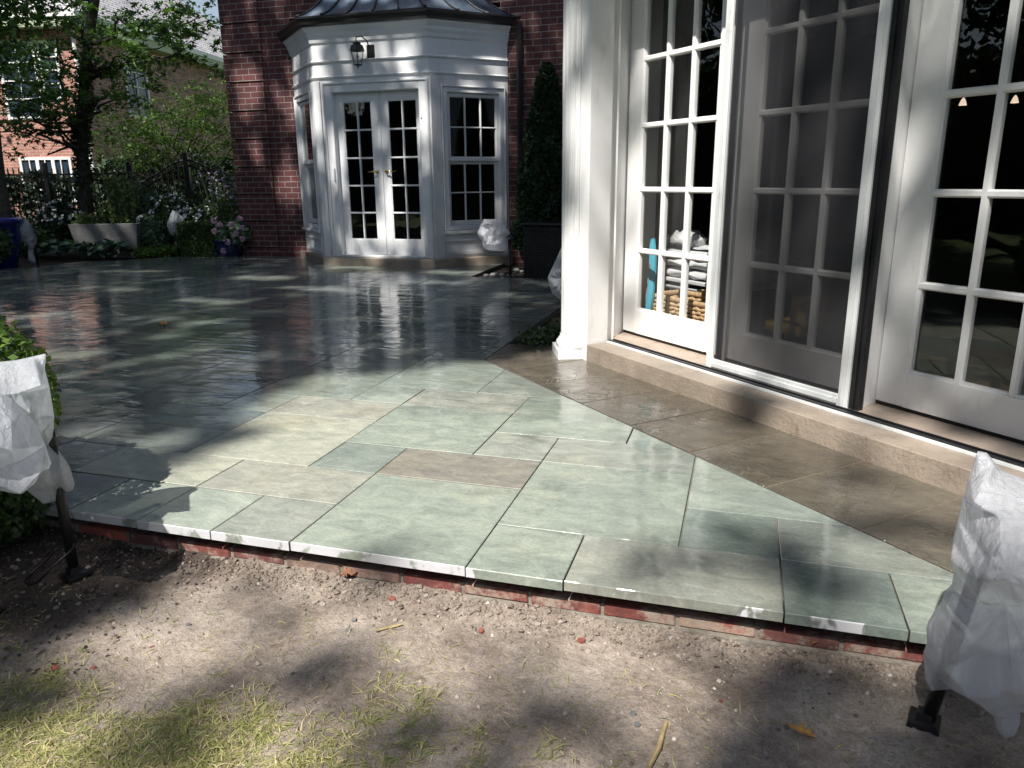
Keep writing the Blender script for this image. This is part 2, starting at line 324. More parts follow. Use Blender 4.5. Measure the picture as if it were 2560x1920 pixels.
M['base_brick'] = brickcol()

# ------------------------------------------------------------------ mesh helpers
def link(name, me, mat=None, parent=None):
    o = bpy.data.objects.new(name, me); COL.objects.link(o)
    if mat is not None: me.materials.append(M[mat] if isinstance(mat, str) else mat)
    if parent: o.parent = parent
    return o
def tag(o, label, cat, group=None):
    o['label'] = label; o['category'] = cat
    if group: o['group'] = group
    return o
def thing(name, label, cat, loc=(0, 0, 0), group=None):
    o = bpy.data.objects.new(name, None); COL.objects.link(o); o.location = loc; o.empty_display_size = .1
    return tag(o, label, cat, group)
def structure(o, kind='structure'): o['kind'] = kind; return o
class MB:
    """collects shapes given in world (or frame) coordinates, builds ONE mesh"""
    def __init__(s, F=None): s.v = []; s.f = []; s.F = F; s.col = []
    def add(s, vs, fs, col=None):
        n = len(s.v); s.v += [tuple(v) for v in vs]; s.f += [tuple(i+n for i in f) for f in fs]
        s.col += [col or (1, 1, 1)]*len(fs); return s
    def box(s, a0, a1, b0, b1, z0, z1, col=None, bev=0):
        if bev:
            e = min(bev, (a1-a0)/3, (z1-z0)/3, (b1-b0)/3)
            vs = [(a0+e, b0, z0+e), (a1-e, b0, z0+e), (a1-e, b0, z1-e), (a0+e, b0, z1-e), (a0, b0+e, z0), (a1, b0+e, z0), (a1, b0+e, z1), (a0, b0+e, z1), (a0, b1, z0), (a1, b1, z0), (a1, b1, z1), (a0, b1, z1)]
            fs = [(0, 1, 2, 3), (4, 5, 1, 0), (5, 6, 2, 1), (6, 7, 3, 2), (7, 4, 0, 3), (8, 9, 5, 4), (9, 10, 6, 5), (10, 11, 7, 6), (11, 8, 4, 7), (11, 10, 9, 8)]
            return s.add(vs, fs, col)
        vs = [(a0, b0, z0), (a1, b0, z0), (a1, b1, z0), (a0, b1, z0), (a0, b0, z1), (a1, b0, z1), (a1, b1, z1), (a0, b1, z1)]
        return s.add(vs, [(3, 2, 1, 0), (4, 5, 6, 7), (0, 1, 5, 4), (1, 2, 6, 5), (2, 3, 7, 6), (3, 0, 4, 7)], col)
    def prism(s, poly, z0, z1, col=None):
        n = len(poly); vs = [(x, y, z0) for x, y in poly]+[(x, y, z1) for x, y in poly]
        return s.add(vs, [tuple(range(n))[::-1], tuple(range(n, 2*n))]+[(i, (i+1) % n, n+(i+1) % n, n+i) for i in range(n)], col)
    def profile_v(s, pts, z0, z1):          # open vertical sheet through (a,b) points
        n = len(pts); vs = [(x, y, z0) for x, y in pts]+[(x, y, z1) for x, y in pts]
        return s.add(vs, [(i, i+1, n+i+1, n+i) for i in range(n-1)])
    def sweep(s, path, prof, closed=False): # path of (a,b), profile of (out,z) swept along it; out = to the left-normal negative
        ns = []; P = [Vector((x, y, 0)) for x, y in path]
        for i, p in enumerate(P):
            d = []
            if i > 0: d.append((p-P[i-1]).normalized())
            if i < len(P)-1: d.append((P[i+1]-p).normalized())
            t = sum(d, Vector())/len(d); t.normalize(); nrm = Vector((t.y, -t.x, 0)); nrm /= max(.3, nrm.dot(Vector((d[0].y, -d[0].x, 0)))); ns.append(nrm)
        m = len(prof); vs = []
        for p, nr in zip(P, ns): vs += [(p.x+nr.x*o, p.y+nr.y*o, z) for o, z in prof]
        fs = [(i*m+j, (i+1)*m+j, (i+1)*m+j+1, i*m+j+1) for i in range(len(P)-1) for j in range(m-1)]
        return s.add(vs, fs)
    def lathe(s, c, prof, n=24, a0=0, a1=2*math.pi, flute=0, amp=0):
        vs = []; m = len(prof)
        for i in range(n+1):
            a = a0+(a1-a0)*i/n
            k = 1-(amp*(.5+.5*math.cos(flute*a)))*1. if flute else 1
            vs += [(c[0]+math.cos(a)*r*k, c[1]+math.sin(a)*r*k, c[2]+z) for r, z in prof]
        return s.add(vs, [(i*m+j, (i+1)*m+j, (i+1)*m+j+1, i*m+j+1) for i in range(n) for j in range(m-1)])
    def tube(s, pts, r, n=8, cap=True):
        P = [Vector(p) for p in pts]; R = r if isinstance(r, (list, tuple)) else [r]*len(P); vs = []; up = Vector((0, 0, 1))
        for i, p in enumerate(P):
            t = (P[min(i+1, len(P)-1)]-P[max(i-1, 0)]).normalized()
            a = t.cross(up if abs(t.z) < .95 else Vector((1, 0, 0))).normalized(); b = t.cross(a)
            vs += [tuple(p+(a*math.cos(q)+b*math.sin(q))*R[i]) for q in [2*math.pi*k/n for k in range(n)]]
        fs = [(i*n+j, i*n+(j+1) % n, (i+1)*n+(j+1) % n, (i+1)*n+j) for i in range(len(P)-1) for j in range(n)]
        if cap: fs += [tuple(range(n))[::-1], tuple(range((len(P)-1)*n, len(P)*n))]
        return s.add(vs, fs)
    def ball(s, c, r, n=8, sq=(1, 1, 1)):
        vs = [(c[0], c[1], c[2]-r*sq[2])]
        for i in range(1, n//2+1):
            t = -math.pi/2+math.pi*i/(n//2+1)
            vs += [(c[0]+r*sq[0]*math.cos(t)*math.cos(2*math.pi*k/n), c[1]+r*sq[1]*math.cos(t)*math.sin(2*math.pi*k/n), c[2]+r*sq[2]*math.sin(t)) for k in range(n)]
        vs.append((c[0], c[1], c[2]+r*sq[2])); L = len(vs)-1; fs = [(0, 1+(k+1) % n, 1+k) for k in range(n)]
        for i in range(n//2-1): fs += [(1+i*n+k, 1+i*n+(k+1) % n, 1+(i+1)*n+(k+1) % n, 1+(i+1)*n+k) for k in range(n)]
        b0 = 1+(n//2-1)*n; fs += [(b0+k, b0+(k+1) % n, L) for k in range(n)]
        return s.add(vs, fs)
    def build(s, name, mat, parent=None, smooth=False, tint=False, bevel=0):
        me = bpy.data.meshes.new(name); vs = s.v
        if s.F is not None: vs = [tuple(s.F(*v)) for v in vs]
        if parent is not None:
            l = parent.location if parent.parent is None else parent.location+parent.parent.location
            vs = [(x-l.x, y-l.y, z-l.z) for x, y, z in vs]
        me.from_pydata(vs, [], s.f); me.update()
        if tint:
            ca = me.color_attributes.new('tint', 'FLOAT_COLOR', 'CORNER'); i = 0
            for pl, c in zip(me.polygons, s.col):
                for li in pl.loop_indices: ca.data[li].color = (*c, 1)
        if smooth: me.polygons.foreach_set('use_smooth', [True]*len(me.polygons))
        o = link(name, me, mat, parent)
        if bevel:
            b = o.modifiers.new('b', 'BEVEL'); b.width = bevel; b.segments = 2; b.limit_method = 'ANGLE'; b.angle_limit = math.radians(40)
        return o
def FR(s, e, z): return Vector(((e+s)/Q2, (e-s)/Q2, z))           # sunroom face: s to the right, e inwards
def FD(t, f, z): return Vector(((t-f)/Q2, (t+f)/Q2, z))           # right cant of the bay
def at(px, py, depth):                                            # world point for a photo direction at a distance along the view axis
    d = r2*((px-1280)/1888) - u2*((py-960)/1888) + fwd
    h = Vector((-math.sin(YAW), math.cos(YAW), 0)); t = depth/d.dot(h)
    return Vector((0, 0, CAM_H)) + d*t

# leaf clouds ------------------------------------------------------
TPL = {
 'diamond': ([(0, 0, 0), (.5, .36, .06), (1, 0, 0), (.5, -.36, .06)], [(0, 1, 2, 3)]),
 'maple': ([(0, 0, 0), (.42, .2, .05), (1, 0, 0), (.42, -.2, .05), (.55, .62, -.03), (.18, .42, 0), (.55, -.62, -.03), (.18, -.42, 0)], [(0, 1, 2, 3), (0, 5, 4, 1), (0, 3, 6, 7)]),
 'needle': ([(0, .08, 0), (1, .02, 0), (1, -.02, 0), (0, -.08, 0)], [(0, 1, 2, 3)]),
 'broad': ([(0, 0, 0), (.35, .34, .10), (.75, .25, .10), (1, 0, 0), (.75, -.25, .10), (.35, -.34, .10), (.5, 0, .0)], [(0, 6, 1, 1), (0, 5, 6, 6)]),
 'blade': ([(0, .06, 0), (.5, .05, .18), (.5, -.05, .18), (0, -.06, 0), (1, 0, .22)], None),
 'stone': ([(-.5, 0, 0), (0, -.45, 0), (.5, 0, 0), (0, .45, 0), (0, 0, .4), (.1, 0, -.3)], None),
}
TPL['broad'] = ([(0, 0, 0), (.4, .34, .10), (1, 0, -.06), (.4, -.34, .10), (.45, 0, .02)], [(0, 4, 2, 1), (0, 3, 2, 4)])
TPL['blade'] = ([(0, .03, 0), (.5, .058, .12), (.5, .0, .12), (0, -.03, 0), (1, -.05, .06), (1, -.06, .06)], [(0, 1, 2, 3), (1, 4, 5, 2)])
TPL['stone'] = ([(-.5, -.3, 0), (.4, -.42, 0), (.5, .3, 0), (-.35, .42, 0), (-.3, -.15, .45), (.25, -.2, .5), (.25, .15, .42), (-.2, .2, .5)], [(4, 5, 6, 7), (0, 1, 5, 4), (1, 2, 6, 5), (2, 3, 7, 6), (3, 0, 4, 7)])
TPL['petal'] = ([(-.5, 0, 0), (0, -.5, .05), (.5, 0, 0), (0, .5, .05)], [(0, 1, 2, 3)])
def scatter(name, P, size, tpl, mat, parent=None, up=None, tilt=1.0, sizevar=.35, yawdir=None, extra_z=0):
    """one mesh of many small leaves; up: preferred normals (N,3) or None for random"""
    P = np.asarray(P, float); n = len(P); tv, tf = TPL[tpl]; tv = np.array(tv, float); m = len(tv)
    if parent is not None: P = P-np.array(parent.location)
    Z = RNG.normal(size=(n, 3))*tilt
    if up is not None: Z = Z+np.asarray(up, float)
    Z /= np.linalg.norm(Z, axis=1)[:, None]+1e-9
    Xr = RNG.normal(size=(n, 3)) if yawdir is None else np.asarray(yawdir, float)+RNG.normal(size=(n, 3))*.35
    X = Xr-(Xr*Z).sum(1)[:, None]*Z; X /= np.linalg.norm(X, axis=1)[:, None]+1e-9; Y = np.cross(Z, X)
    S = (np.asarray(size)*(1+sizevar*RNG.uniform(-1, 1, n)))[:, None, None]
    V = P[:, None, :]+S*(tv[None, :, 0:1]*X[:, None]+tv[None, :, 1:2]*Y[:, None]+tv[None, :, 2:3]*Z[:, None])
    k = len(tf); F = (np.array(tf)[None]+(np.arange(n)*m)[:, None, None]).reshape(-1)
    me = bpy.data.meshes.new(name); me.vertices.add(n*m); me.vertices.foreach_set('co', V.reshape(-1))
    me.loops.add(n*k*4); me.loops.foreach_set('vertex_index', F.astype(np.int32))
    me.polygons.add(n*k); me.polygons.foreach_set('loop_start', np.arange(0, n*k*4, 4, dtype=np.int32)); me.polygons.foreach_set('loop_total', np.full(n*k, 4, np.int32))
    me.update(calc_edges=True); return link(name, me, mat, parent)
def shell(c, r, n, inner=.75):                  # points near the surface of an ellipsoid
    d = RNG.normal(size=(n, 3)); d /= np.linalg.norm(d, axis=1)[:, None]
    q = d*(inner+(1-inner)*RNG.uniform(0, 1, (n, 1))**.6)
    return np.array(c)+q*np.array(r), d
def blobs(cs, n, sig):
    cs = np.asarray(cs, float); i = RNG.integers(0, len(cs), n)
    return cs[i]+RNG.normal(size=(n, 3))*np.asarray(sig)

# ------------------------------------------------------------------ ground
def grid_mesh(x0, x1, y0, y1, nx, ny, zf):
    mb = MB(); vs = [(x0+(x1-x0)*i/nx, y0+(y1-y0)*j/ny, 0) for j in range(ny+1) for i in range(nx+1)]
    vs = [(x, y, zf(x, y)) for x, y, _ in vs]
    mb.add(vs, [(j*(nx+1)+i, j*(nx+1)+i+1, (j+1)*(nx+1)+i+1, (j+1)*(nx+1)+i) for j in range(ny) for i in range(nx)]); return mb
def soilz(x, y):
    e_ = max(0, 1-abs(y-1.93)/.10); return -.128+.018*e_*(.7+.8*noise.noise(Vector((x*5, 1, 2))))+.018*noise.noise(Vector((x*1.7, y*1.7, 3)))+.010*noise.noise(Vector((x*6, y*6, 1)))+.006*noise.noise(Vector((x*19, y*19, 5)))+.0045*noise.noise(Vector((x*42, y*42, 5)))+.02*max(0, -x-1.9)
structure(MB().box(-120, 120, -60, 160, -.9, -.3).build('ground', 'lawn'))
structure(grid_mesh(-4.2, 3.2, -.4, 2.36, 420, 180, soilz).build('soil', 'soil', smooth=True))
structure(grid_mesh(-45, 4, 2.04, 15.0, 60, 40, lambda x, y: -.052+.02*noise.noise(Vector((x*2, y*2, 0))) - (.3 if -2.42 < x < 4.5 and y < 2.1 and False else 0)).build('garden_soil', 'mulch', smooth=True))
structure(MB().box(-60, 30, 15.0, 70, -.2, -.06).build('lawn', 'lawn'))
structure(MB().box(-60, 40, -60, -.4, -.25, -.14).build('back_lawn', 'lawn'))

# ------------------------------------------------------------------ terrace slabs
GX, GY, MX, MY = -.132, 1.905, .3005, .302
GREEN, DGREEN, TAN, CREAM, BROWN, GREY, PALE = (.28, .315, .27), (.225, .26, .23), (.32, .325, .28), (.37, .38, .315), (.235, .225, .195), (.28, .30, .265), (.31, .345, .30)
DARK = (.19, .215, .205)
known = [(-5, 0, 1, 1, GREY), (-6, 0, 1, 1, PALE), (-7, 0, 1, 1, PALE), (-8, 0, 1, 1, DARK), (-6, 1, 2, 1, TAN), (-8, 1, 2, 1, CREAM), (-7, 2, 2, 2, CREAM), (-5, 2, 1, 1, DGREEN), (-4, 2, 2, 1, BROWN), (-5, 3, 2, 2, GREEN), (-7, 4, 2, 1, TAN), (-8, 4, 1, 1, PALE), (-5, 5, 2, 1, TAN), (-6, 5, 1, 1, PALE), (-8, 5, 2, 2, GREEN), (-6, 6, 2, 2, PALE), (-4, 0, 2, 2, GREEN), (-2, 0, 1, 1, GREEN), (-2, 1, 2, 2, GREEN), (-1, 0, 2, 1, TAN), (0, 1, 1, 1, DGREEN), (1, 0, 1, 1, DGREEN), (1, 1, 3, 1, GREY), (2, 0, 2, 1, PALE), (0, 2, 2, 2, PALE), (-3, 3, 1, 1, GREY), (-2, 3, 2, 1, GREY), (-3, 4, 2, 2, GREEN), (-4, 6, 3, 2, GREY), (-1, 4, 2, 2, PALE), (-3, 2, 1, 1, BROWN),
         (-9, 2, 2, 1, GREY), (-9, 3, 2, 1, DARK), (-11, 1, 3, 2, DARK), (-10, 4, 2, 2, DARK), (-10, 6, 2, 1, TAN), (-8, 7, 2, 2, GREY), (-6, 8, 2, 1, GREY)]
cells = {}; stones = []
for (i, j, w, h, c) in known:
    if any((i+a, j+b) in cells for a in range(w) for b in range(h)):
        if (i, j) == (-3, 2): continue
        w = h = 1
        if (i, j) in cells: continue
    for a in range(w):
        for b in range(h): cells[(i+a, j+b)] = 1
    stones.append((i, j, w, h, c))
rs = random.Random(5); shapes = [(3, 2), (2, 2), (2, 2), (2, 1), (2, 1), (1, 2), (3, 1), (1, 1), (2, 3)]
palette = [GREY, DGREEN, (.25, .28, .26), DGREEN, GREY, (.24, .26, .25), (.27, .265, .245), GREEN, (.23, .255, .245)]
for j in range(0, 28):
    for i in range(-36, 6):
        if (i, j) in cells: continue
        rs.shuffle(shapes)
        for (w, h) in shapes+[(1, 1)]:
            if all((i+a, j+b) not in cells for a in range(w) for b in range(h)): break
        for a in range(w):
            for b in range(h): cells[(i+a, j+b)] = 1
        cc = rs.choice(palette); f = rs.uniform(.72, 1.15); stones.append((i, j, w, h, tuple(x*f for x in cc)))
# outline of the terrace (counter clockwise)
OUT = [(-4.5, 1.905), (1.003, 1.905), (-1.545, 4.452), (-1.545, 4.955), (-1.535, 8.41), (-3.075, 8.43), (-3.12, 10.02), (-3.85, 9.27), (-5.47, 9.27), (-6.25, 10.0), (-7.38, 9.99), (-7.93, 9.94), (-8.31, 9.86), (-8.82, 9.34), (-9.34, 8.40), (-9.64, 7.85), (-9.93, 7.0), (-10.1, 5.8), (-10.0, 4.4), (-9.5, 2.35), (-4.5, 2.35)]
def inside(x, y, poly):
    r = False
    for k in range(len(poly)):
        (x1, y1), (x2, y2) = poly[k], poly[k-1]
        if (y1 > y) != (y2 > y) and x < (x2-x1)*(y-y1)/(y2-y1)+x1: r = not r
    return r
def make_slabs(name, rects, outline, mat, thick, F=None, gap=.0028):
    allbm = bmesh.new(); tl = allbm.faces.layers.int.new('sid'); cols = []
    for (pts, col) in rects:
        xs = [p[0] for p in pts]; ys = [p[1] for p in pts]; bb = (min(xs), max(xs), min(ys), max(ys))
        bm = bmesh.new(); bm.faces.new([bm.verts.new((x, y, 0)) for x, y in pts])
        cut = False
        for k in range(len(outline)):
            (x1, y1), (x2, y2) = outline[k], outline[(k+1) % len(outline)]
            if max(x1, x2) < bb[0]-.01 or min(x1, x2) > bb[1]+.01 or max(y1, y2) < bb[2]-.01 or min(y1, y2) > bb[3]+.01: continue
            nrm = Vector((y2-y1, x1-x2, 0)).normalized()
            bmesh.ops.bisect_plane(bm, geom=bm.verts[:]+bm.edges[:]+bm.faces[:], plane_co=(x1, y1, 0), plane_no=nrm, dist=1e-5); cut = True
        dead = [f for f in bm.faces if not inside(*f.calc_center_median().xy, outline)]
        bmesh.ops.delete(bm, geom=dead, context='FACES')
        if not bm.faces or sum(f.calc_area() for f in bm.faces) < .0015: bm.free(); continue
        if cut: bmesh.ops.dissolve_limit(bm, angle_limit=.01, verts=bm.verts[:], edges=bm.edges[:])
        jit = rs.uniform(-.0012, .0012); ta, tb = rs.uniform(-.0022, .0022), rs.uniform(-.0022, .0022); mx_, my_ = sum(xs)/len(xs), sum(ys)/len(ys)
        base = len(cols); cols.append(col)
        tops = bm.faces[:]
        r = bmesh.ops.extrude_face_region(bm, geom=tops)
        nv = [g for g in r['geom'] if isinstance(g, bmesh.types.BMVert)]
        bmesh.ops.translate(bm, verts=nv, vec=(0, 0, thick))
        for v in bm.verts: v.co.z += -thick+jit+max(-.0025, min(.0025, ta*(v.co.x-mx_)+tb*(v.co.y-my_)))
        bmesh.ops.recalc_face_normals(bm, faces=bm.faces[:])
        m2 = bpy.data.meshes.new('t'); bm.to_mesh(m2); bm.free()
        nf = len(allbm.faces); allbm.from_mesh(m2); allbm.faces.ensure_lookup_table()
        for f in allbm.faces[nf:]: f[tl] = base
        bpy.data.meshes.remove(m2)
    ed = [e for e in allbm.edges if len(e.link_faces) == 2 and abs(e.link_faces[0].normal.z-e.link_faces[1].normal.z) > .5 and all(v.co.z > -.01 for v in e.verts)]
    bmesh.ops.bevel(allbm, geom=ed, offset=.0022, segments=1, affect='EDGES')
    if F: 
        for v in allbm.verts: v.co = F(*v.co)
    me = bpy.data.meshes.new(name); ids = [f[tl] for f in allbm.faces]; allbm.to_mesh(me); allbm.free()
    ca = me.color_attributes.new('tint', 'FLOAT_COLOR', 'CORNER')
    for pl in me.polygons:
        c = cols[ids[pl.index]] if ids[pl.index] < len(cols) else (.3, .3, .3)
        for li in pl.loop_indices: ca.data[li].color = (*c, 1)
    return structure(link(name, me, mat))
g = .0024; rects = []
for (i, j, w, h, c) in stones:
    x0, x1, y0, y1 = GX+i*MX+g, GX+(i+w)*MX-g, GY+j*MY+g, GY+(j+h)*MY-g
    if j == 0: y0 -= g + rs.uniform(0, .004)
    rects.append(([(x0, y0), (x1, y0), (x1, y1), (x0, y1)], c))
OUT2 = [(x, y-.008 if y == 1.905 else y) for x, y in OUT]
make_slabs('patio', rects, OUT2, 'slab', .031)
bedp = [(x+(.03 if x < -9 else 0), y+(.085 if y < 2.4 else -.01)) for x, y in OUT]
structure(MB().prism([(x*1, y) for x, y in bedp], -.05, -.011).build('patio_bed', 'mortar'))
# brown walkway between the terrace and the sunroom step
SJ = [-5.2, -4.25, -3.93, -3.53, -3.115, -2.70, -2.29, -1.865, -1.455, -1.04, -.6, -.15]
e0, e1 = 2.905/Q2+.003, 3.69/Q2-.002
wr = []; BW = (.14, .125, .10)
for a, b in zip(SJ[:-1], SJ[1:]):
    f = rs.uniform(.82, 1.15); wr.append(([(a+.003, e0), (b-.003, e0), (b-.003, 3.2), (a+.003, 3.2)], tuple(x*f for x in BW)))
WOUT_xy = [(1.010, 1.905), (1.80, 1.905), (-.92, 4.61), (-.93, 5.03), (-1.53, 4.955), (-1.535, 4.452)]
WOUT = [((x-y)/Q2, (x+y)/Q2) for x, y in WOUT_xy]
make_slabs('walkway', wr, WOUT, 'slab_brown', .040, F=lambda s, e, z: FR(s, e, z-.001))
structure(MB(FR).prism([(s*.998, e) for s, e in WOUT], -.05, -.004).build('walkway_bed', 'joint_sand'))

# old brick base below the terrace edge
base = thing('foundation_wall', 'low weathered red brick foundation course under the overhanging terrace slab edge', 'brick wall', (-.6, 1.95, -.1))
mb = MB(); x = -4.40; cols = [(.20, .065, .055), (.17, .055, .05), (.32, .09, .065), (.24, .17, .14), (.20, .07, .06), (.15, .06, .055), (.22, .14, .12), (.19, .06, .05)]
k = 0
while x < 1.85:
    L = rs.uniform(.195, .21); c = cols[rs.randrange(len(cols))]
    mb.box(x, x+L, 1.944+rs.uniform(-.003, .004), 2.03, -.116+rs.uniform(-.003, .002), -.079, c, bev=.004); x += L+.011; k += 1
x = -4.3
while x < 1.85:
    L = rs.uniform(.195, .21); mb.box(x, x+L, 1.932+rs.uniform(-.003, .006), 2.03, -.175, -.118, cols[rs.choice([0, 3, 5, 6])], bev=.004); x += L+.011
mb.build('bricks', 'base_brick', base, tint=True)
MB().box(-4.45, 1.9, 1.949, 2.04, -.2, -.081).build('mortar_joints', 'mortar_brick', base)
MB().box(-4.4, 1.8, 1.928, 1.946, -.2, -.117).build('footing', 'mortar_brick', base)

# ------------------------------------------------------------------ brick house
HY = 10.15
house = thing('brick_house', 'dark red brick house wall with stepped corner quoins behind the white bay', 'house', (-4, HY, 0))
w = MB(); w.box(-7.38, -6.3, HY, HY+.3, -.1, 6.4); w.box(-3.2, 6, HY, HY+.3, -.1, 6.4); w.box(-6.3, -3.2, HY, HY+.3, 3.3, 6.4)
w.box(-7.38, -7.08, HY+.3, HY+9, -.1, 6.4); w.build('wall', 'brick', house)
MB().box(-7.42, -6.31, HY-.035, HY-.002, -.1, .12).build('plinth', 'brick', house)
for i in range(16):
    z0 = .13+i*.395
    MB().box(-7.425, -6.78, HY-.028, HY+.5, z0+.010, z0+.395-.010, bev=.006).build('quoin', 'brick', house)
MB().box(-7.7, 6.3, HY-.45, HY+9.5, 6.42, 6.62).build('eave', 'white_bay', house)
r = MB(); r.add([(-7.8, HY-.5, 6.63), (6.4, HY-.5, 6.63), (6.4, HY+4.5, 9.4), (-5.2, HY+4.5, 9.4), (-7.8, HY+9.5, 6.63)], [(0, 1, 2, 3), (0, 3, 4)]); r.build('roof', 'shingle', house)
MB().tube([(-2.93, HY-.06, 3.05), (-2.93, HY-.06, .15)], .038, 6).build('downspout', 'bronze', house)

# ------------------------------------------------------------------ bay entrance
bay = thing('bay_entrance', 'white panelled canted bay with standing seam metal roof and double doors', 'bay', (-4.7, 9.36, 0))
BF = 9.36; XL, XR = -5.52, -3.90
EL, FDv = (XL+BF)/Q2, (BF-XR)/Q2              # cant planes: e = EL on the left, f = FDv on the right
tR0, tR1 = (XR+BF)/Q2, (XR+BF)/Q2+(HY-BF)*Q2
sL1, sL0 = (XL-BF)/Q2, (XL-BF)/Q2-(HY-BF)*Q2
wpath = [(XL-(HY-BF), HY), (XL, BF), (XR, BF), (XR+(HY-BF), HY)]
# stone step
sp = [(-6.40, 10.06), (-5.485, 9.222), (-3.852, 9.222), (-3.06, 10.0)]
MB().prism([(-6.40, HY-.04), (-5.485, 9.222), (-3.852, 9.222), (-3.04, 10.03), (-3.04, HY-.01), (-6.3, HY-.01)], -.04, .100).build('stone_step', 'lime', bay, bevel=.006)
# wall skin: pieces around the openings (front, right cant, left cant)
def wall_piece(F, a0, a1, d, oa0, oa1, oz0, oz1, z1=3.02, th=.10):
    m = MB(F); m.box(a0, oa0, d, d+th, .101, z1); m.box(oa1, a1, d, d+th, .101, z1); m.box(oa0, oa1, d, d+th, oz1, z1)
    if oz0 > .12: m.box(oa0, oa1, d, d+th, .101, oz0)
    return m
FX = lambda x, y, z: Vector((x, y, z))
mw = wall_piece(FX, XL, XR, BF, -5.30, -3.99, .101, 2.255); mw.build('front_wall', 'white_bay', bay)
wall_piece(FD, tR0, tR1, FDv, tR0+.22, tR0+1.02-.02, .50, 2.20).build('right_cant_wall', 'white_bay', bay)
wall_piece(FR, sL0, sL1, EL, sL0+.12, sL1-.20, .50, 2.20).build('left_cant_wall', 'white_bay', bay)
trim = MB()
for zc, pr in ((2.40, .022), (2.59, .022)):
    trim.sweep(wpath, [(.0, zc-.012), (pr, zc-.006), (pr+.006, zc+.006), (.004, zc+.022), (0, zc+.022)])
trim.sweep(wpath, [(0, 2.80), (.02, 2.82), (.03, 2.86), (.05, 2.90), (.055, 2.93), (.10, 2.98), (.11, 3.02), (0, 3.03)])
trim.build('cornice', 'white_bay', bay)
gt = MB(); gt.sweep(wpath, [(.04, 3.00), (.12, 3.00), (.15, 3.02), (.165, 3.07), (.185, 3.085), (.185, 3.105), (.10, 3.11), (0, 3.105)])
gt.build('gutter', 'bronze', bay)
# concave metal roof with standing seams
ctr = Vector((-4.71, HY+.02, 0)); ev = []
off = .19
ecorn = [(XL-(HY-BF)-off*1.0, HY-.0), (XL-off*.42, BF-off), (XR+off*.42, BF-off), (XR+(HY-BF)+off*1.0, HY-.0)]
def roof_pt(x, y, r): 
    return (ctr.x+(x-ctr.x)*r, ctr.y+(y-ctr.y)*r, 3.105+1.75*(1-r)**1.55)
rf = MB(); seam = MB(); RS = [1-.7*k/14 for k in range(15)]
for (x1, y1), (x2, y2) in zip(ecorn[:-1], ecorn[1:]):
    nseg = 2; base_v = []
    vs = [roof_pt(x1+(x2-x1)*a/8, y1+(y2-y1)*a/8, r) for r in RS for a in range(9)]
    rf.add(vs, [(q*9+a, q*9+a+1, (q+1)*9+a+1, (q+1)*9+a) for q in range(14) for a in range(8)])
    L = math.hypot(x2-x1, y2-y1); ns = 5 if L > 1.6 else 3
    for a in range(ns+1):
        t = a/ns
        if a == ns and (x2, y2) != ecorn[-1]: continue
        seam.tube([Vector(roof_pt(x1+(x2-x1)*t, y1+(y2-y1)*t, r))+Vector((0, 0, .012)) for r in RS], .012, 5)
rf.build('metal_roof', 'metal_roof', bay, smooth=True); seam.build('roof_seams', 'bronze', bay, smooth=True)
ft = MB(); ft.prism([(ctr.x+(x-ctr.x)*.31, ctr.y+(y-ctr.y)*.31) for x, y in ecorn], 4.0, 4.13); ft.build('roof_cap', 'bronze', bay)
# door casing
cs = MB()
for (x0, x1, z0, z1) in ((-5.36, -5.255, .101, 2.31), (-4.035, -3.93, .101, 2.31), (-5.255, -4.035, 2.215, 2.31)):
    cs.box(x0, x1, BF-.028, BF-.001, z0, z1, bev=.008)
for (x0, x1, z0, z1) in ((-5.385, -5.36, .101, 2.335), (-3.93, -3.905, .101, 2.335), (-5.36, -3.93, 2.31, 2.335)):
    cs.box(x0, x1, BF-.042, BF-.001, z0, z1, bev=.008)
cs.box(-5.31, -5.255, BF-.001, BF+.11, .105, 2.215); cs.box(-4.035, -3.99, BF-.001, BF+.11, .105, 2.215); cs.box(-5.31, -3.99, BF-.001, BF+.11, 2.215, 2.26)
cs.build('door_casing', 'white_bay', bay)
MB().box(-5.27, -4.02, BF-.05, BF+.11, .1015, .135, bev=.006).build('threshold', 'alu_white', bay)
# pilaster strips at the bay corners
for pth in ([(XL-.10, BF+.10), (XL, BF), (XL+.09, BF)], [(XR-.0, BF), (XR, BF), (XR+.10, BF+.10)]):
    ps = MB(); ps.sweep(pth, [(.0, .101), (.018, .101), (.018, 2.36), (0, 2.36)]); ps.build('corner_board', 'white_bay', bay)


